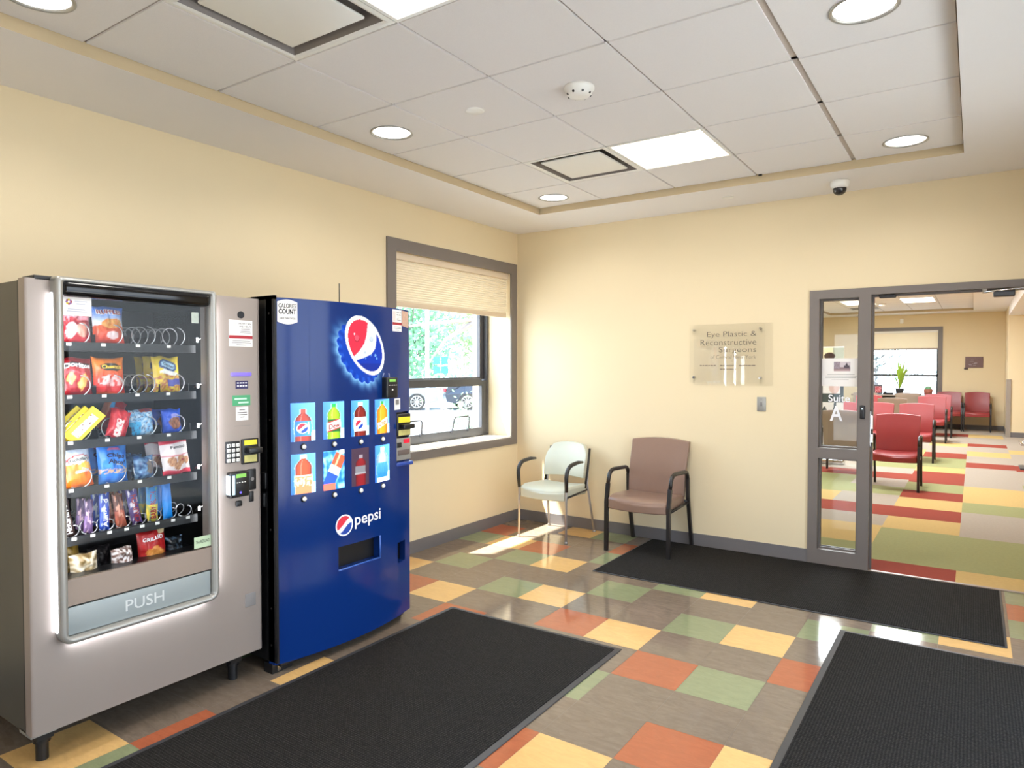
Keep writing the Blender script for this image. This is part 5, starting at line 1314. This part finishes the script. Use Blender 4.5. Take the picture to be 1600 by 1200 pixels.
for x, y, lab in ((2.45, 9.9, 'taupe chair back in the middle row just right of the door post'), (1.62, 12.9, 'pinkish taupe chair back at the window counter, by the door post'), (2.5, 12.9, 'pinkish taupe chair back at the window counter below the plant')):
    c = copy_tree(bc); c.location = (x, y, 0); c['label'] = lab
# banner with people
r = empty('banner_stand', (1.80, 6.0, 0), 0, 'tall roll-up banner with photos of people standing behind the sidelight glass', 'banner'); P = Part(r)
def banner(u, v):
    c = (.93,.90,.86)
    if v > .80:
        c = (.95,.90,.74)
        if u > .7: c = (.66,.68,.58)
        if ell(u,v,.62,.885,.13,.055): c = (.90,.72,.62)
        if ell(u,v,.62,.925,.15,.032) and v > .905: c = (.26,.17,.13)
    elif v > .58:
        c = (.96,.96,.96)
        if ell(u,v,.75,.64,.14,.06): c = (.88,.78,.76)
        if u > .9: c = (.2,.25,.26)
        if abs(u-.32) < .05: c = (.25,.3,.3)
    elif v > .50: c = (.24,.30,.30)
    else:
        c = (.94,.95,.95) if n2(u,v,5) > -.05 else (.28,.33,.34)
    return c
P(MB().grid(lambda u, v: (1.56+.54*u, 5.998, .10+1.72*v), 60, 150, banner), 'printed_panel', m_flat)
P(MB().box(1.56, 2.10, 6.0, 6.006, .08, 1.84), 'backing', m_white); P(MB().rbox(1.54, 2.12, 5.9, 6.1, 0, .08, .02), 'base', m_chrome); P(MB().tube([(1.83,6.03,.06),(1.83,6.03,1.83)], .01, 8), 'pole', m_chrome)
# side table with magazines at the right edge
r = empty('side_table', (4.66, 7.1, 0), 0, 'dark low side table at the right edge of the waiting room view', 'table'); P = Part(r)
P(MB().rbox(4.36, 4.98, 6.8, 7.4, .36, .385, .006), 'top', m_chrome); P(MB().box(4.5,4.8,6.95,7.25,.02,.36), 'pedestal', m_dark); P(MB().rbox(4.36,4.96,6.85,7.35,0,.02,.005), 'base', m_dark)
for k in range(3):
    tag(MB().box(-.11,.11,-.15,.15,0,.008).obj('magazine', [m_paper, m_greyink, m_white][k], loc=(4.50+.01*k,7.0,.3855+.0085*k)), ['white magazine at the bottom of the pile on the side table','grey magazine in the middle of the pile on the side table','glossy white magazine on top of the pile on the side table'][k], 'magazine', 'magazines on the side table')

# ------------------------------------------------------------------ OUTSIDE
struct(MB().box(4.75, 14, -16, -.5, -.18, -.12).box(-2, 4.75, -16, -7.75, -.18, -.12), 'added_bounce_apron', M('concrete', rgb(206,202,194), .9, var=.04))  # pale ground added out of view to bounce daylight onto the ceiling
gr = MB().quad((-80,-60,-.18),(60,-60,-.18),(60,90,-.18),(-80,90,-.18)); struct(gr, 'ground', m_asph)
tag(MB().box(-3.6,-.46,-8,16,-.18,-.12).obj('sidewalk', M('pale_concrete', rgb(206,206,208), .9, var=.04, scale=12)), kind='structure')
struct(MB().box(-.86,-.46,-8,14.5,3.25,3.45).box(-.55,-.46,-8,14.5,2.9,3.25), 'added_sun_eave', m_ext)  # unseen overhang, added and sized to cut the sun strip on the floor
def tree(name, label, x, y, h_, R, n, seed, mt, group='trees outside the window', leaf=.16, extra=()):
    rnd = random.Random(seed); r = empty(name, (x, y, -.18), 0, label, 'tree', group); P = Part(r)
    tb = MB(); th = h_*.42
    tb.tube([(x,y,-.18),(x+.05,y,th*.5),(x,y+.05,th)], [.16,.12,.10], 10)
    ends = []
    for k in range(11):
        a = rnd.uniform(0, 2*PI); q = R*rnd.uniform(.5, .95); z = th*rnd.uniform(.55, 1)
        e_ = (x+math.cos(a)*q, y+math.sin(a)*q, z+h_*rnd.uniform(.0, .4)); m1 = (x+math.cos(a)*q*.5, y+math.sin(a)*q*.5, z+h_*.12)
        tb.tube([(x,y,z*.9), m1, e_], [.06,.035,.012], 6); ends.append(e_)
    for br in extra: tb.tube(br, [.06]+[.03]*(len(br)-2)+[.012], 7)
    P(tb, 'trunk', m_bark)
    lf = MB()
    for k in range(n):
        b_ = rnd.choice(ends); f_ = rnd.random()
        p = Vector((x+(b_[0]-x)*f_, y+(b_[1]-y)*f_, b_[2]+rnd.gauss(0, R*.22)))+Vector((rnd.gauss(0, R*.25), rnd.gauss(0, R*.25), rnd.gauss(.2, R*.2)))
        if p.z < .5: p.z = .5+rnd.random()
        a = Vector((rnd.gauss(0,1), rnd.gauss(0,1), rnd.gauss(0,1))).normalized(); c_ = a.orthogonal().normalized(); s_ = leaf*rnd.uniform(.5, 1.2)
        lf.add([p-a*s_*.5, p+c_*s_*.28, p+a*s_*.5, p-c_*s_*.28], [(0,1,2,3)], 0)
    P(lf, 'foliage', mt)
tree('street_tree', 'light green leafy tree nearest the window, branches crossing the upper pane', -3.9, 7.0, 5.6, 3.1, 3400, 1, m_leaf, leaf=.15, extra=([(-3.9,7.0,2.1),(-3.3,5.2,2.5),(-3.45,3.95,2.34),(-4.0,3.4,2.28),(-4.6,2.95,2.18)],[(-3.45,3.95,2.34),(-3.9,3.6,2.0),(-4.2,3.5,1.6)],[(-3.3,5.2,2.5),(-4.4,4.4,2.9),(-5.2,3.9,3.2)]))
tree('street_tree', 'rounded green tree beyond the parked cars at left of the pane', -20, 20, 7, 3.6, 5200, 2, m_leaf2, leaf=.3)
tree('street_tree', 'green tree beyond the parked cars in the middle of the pane', -24, 31, 8, 4, 5200, 3, m_leaf, leaf=.32)
tree('street_tree', 'far green tree beyond the parked cars at right of the pane', -13, 32, 7, 3.6, 5200, 4, m_leaf2, leaf=.3)
tree('street_tree', 'tree outside behind the far waiting room window', -1.5, 44, 5.5, 4.5, 2200, 5, M('pale_leaves', rgb(176, 196, 190), .7, var=.2), leaf=.35)
rnd = random.Random(9)
bu = empty('shrub', (-3.3, 3.55, -.12), 0, 'small green shrub just outside the lower right pane', 'shrub'); P = Part(bu)
lf = MB()
for k in range(1100):
    p = Vector((-3.3+rnd.gauss(0,.26), 3.55+rnd.gauss(0,.26), abs(rnd.gauss(.42,.28))-.05)); a = Vector((rnd.gauss(0,1), rnd.gauss(0,1), rnd.gauss(0,1))).normalized(); c_ = a.orthogonal().normalized(); s_ = .07
    lf.add([p-a*s_*.5, p+c_*s_*.25, p+a*s_*.5, p-c_*s_*.25], [(0,1,2,3)], 0)
P(lf, 'foliage', m_leaf2); P(MB().tube([(-3.3,3.55,-.12),(-3.3,3.55,.5)], .02, 6), 'stem', m_bark)
def car(name, label, x, y, rz, paint, L_=4.5):
    r = empty(name, (x, y, -.18), rz, label, 'car', 'cars parked outside')
    # side profile (x along the car)
    prof = [(-2.2,.35),(-2.25,.62),(-2.15,.92),(-1.55,1.02),(-1.0,1.42),(-.4,1.52),(.7,1.50),(1.35,1.15),(2.05,1.02),(2.22,.80),(2.22,.35),(1.75,.25),(1.68,.52),(1.4,.66),(1.1,.52),(1.03,.25),(-1.03,.25),(-1.1,.52),(-1.4,.66),(-1.68,.52),(-1.75,.25)]
    m = MB(); hw = .88; n = len(prof)
    vs = []
    for s_, k in ((-1, .0), (-1, 1), (1, 1), (1, .0)):
        for (a, b_) in prof:
            tk = .22*max(0, (b_-.95)/.5)
            vs.append((a*(1 if k == 0 else .995), s_*(hw-tk-(0 if k == 0 else .06)), b_+(0 if k == 0 else .02 if b_ > .8 else 0)))
    fs = []
    for q in range(3): fs += [(q*n+i, q*n+(i+1) % n, (q+1)*n+(i+1) % n, (q+1)*n+i) for i in range(n)]
    m.add(vs, fs+[tuple(range(n)), tuple(range(3*n, 4*n))[::-1]], 0); m.obj('body', paint, r)
    for s_ in (-1, 1):
        for pts in ([(-1.35,1.04),(-.95,1.36),(-.15,1.44),(-.15,1.04)], [(-.08,1.04),(-.08,1.44),(.62,1.42),(1.12,1.12),(1.1,1.04)]):
            MB().add([(a, s_*(hw+.004-.22*max(0, (b_-.95)/.5)), b_) for a, b_ in pts], [(0,1,2,3,4)[:len(pts)]]).obj('side_window', m_black, r)
    for a in (-1.39, 1.39):
        for s_ in (-1, 1):
            wh = MB().cyl((a, s_*.76-(.1 if s_ < 0 else -.1)*0, .33), (0, s_, 0), .33, .14, 28).obj('wheel', m_black, r)
            h = MB(); h.cyl((a, s_*.90, .33), (0, s_, 0), .055, .01, 12)
            for k in range(10):
                t_ = 2*PI*k/10; h.tube([(a+.04*math.cos(t_), s_*.905, .33+.04*math.sin(t_)), (a+.22*math.cos(t_), s_*.905, .33+.22*math.sin(t_))], .018, 6)
            h.tube([(a+.225*math.cos(2*PI*k/24), s_*.905, .33+.225*math.sin(2*PI*k/24)) for k in range(24)], .02, 6, closed=True)
            h.obj('rim', m_bezel, wh)
    for q in ((-.75,-.45),(.45,.75)): MB().box(-2.27,-2.2,*q,.72,.85).obj('tail_lamp', m_redink, r); MB().box(2.18,2.235,*q,.68,.8).obj('headlamp', m_white, r)
    return r
car('parked_car', 'silver parked car with spoked wheel seen through the lower pane', -15.86, 13.93, math.radians(48), M('silver_car_paint', rgb(120, 126, 132), .25, .4))
car('parked_car', 'dark grey blue parked car right of the silver one, seen through the lower pane', -12.4, 17.15, math.radians(48), M('dark_car_paint', rgb(34, 42, 56), .25, .3))
r = empty('teal_sign', (-10.35, 11.15, -.18), 0, 'teal panelled sign board on a post outside, in the upper pane', 'sign'); P = Part(r); r.rotation_euler = (0,0,0)
sg = MB(); dvx, dvy = .37, .30
for a, b_, z0, z1 in ((-.5,-.04,1.60,1.84),(.04,.5,1.60,1.84),(-.5,-.04,1.30,1.54),(.04,.5,1.30,1.54)):
    p, q_ = Vector((-10.35+a*dvx, 11.15+a*dvy, 0)), Vector((-10.35+b_*dvx, 11.15+b_*dvy, 0))
    sg.prism([(0,z0),(1,z0),(1,z1),(0,z1)], lambda u, v, n: (p.x+(q_.x-p.x)*u+n*.6, p.y+(q_.y-p.y)*u-n*.8, v), .03)
P(sg, 'board', M('teal_paint', rgb(40, 160, 170), .5)); P(MB().tube([(-10.4,11.25,-.18),(-10.4,11.25,1.3)], .03, 8), 'post', m_white)
tag(MB().tube([(0,0,0),(0,0,6)], .07, 10).box(-.1,.7,-.08,.08,5.9,6.0).obj('lamp_post', m_white, loc=(-12.0,12.4,-.18)), 'white lamp post outside, left of the teal sign', 'lamp post')
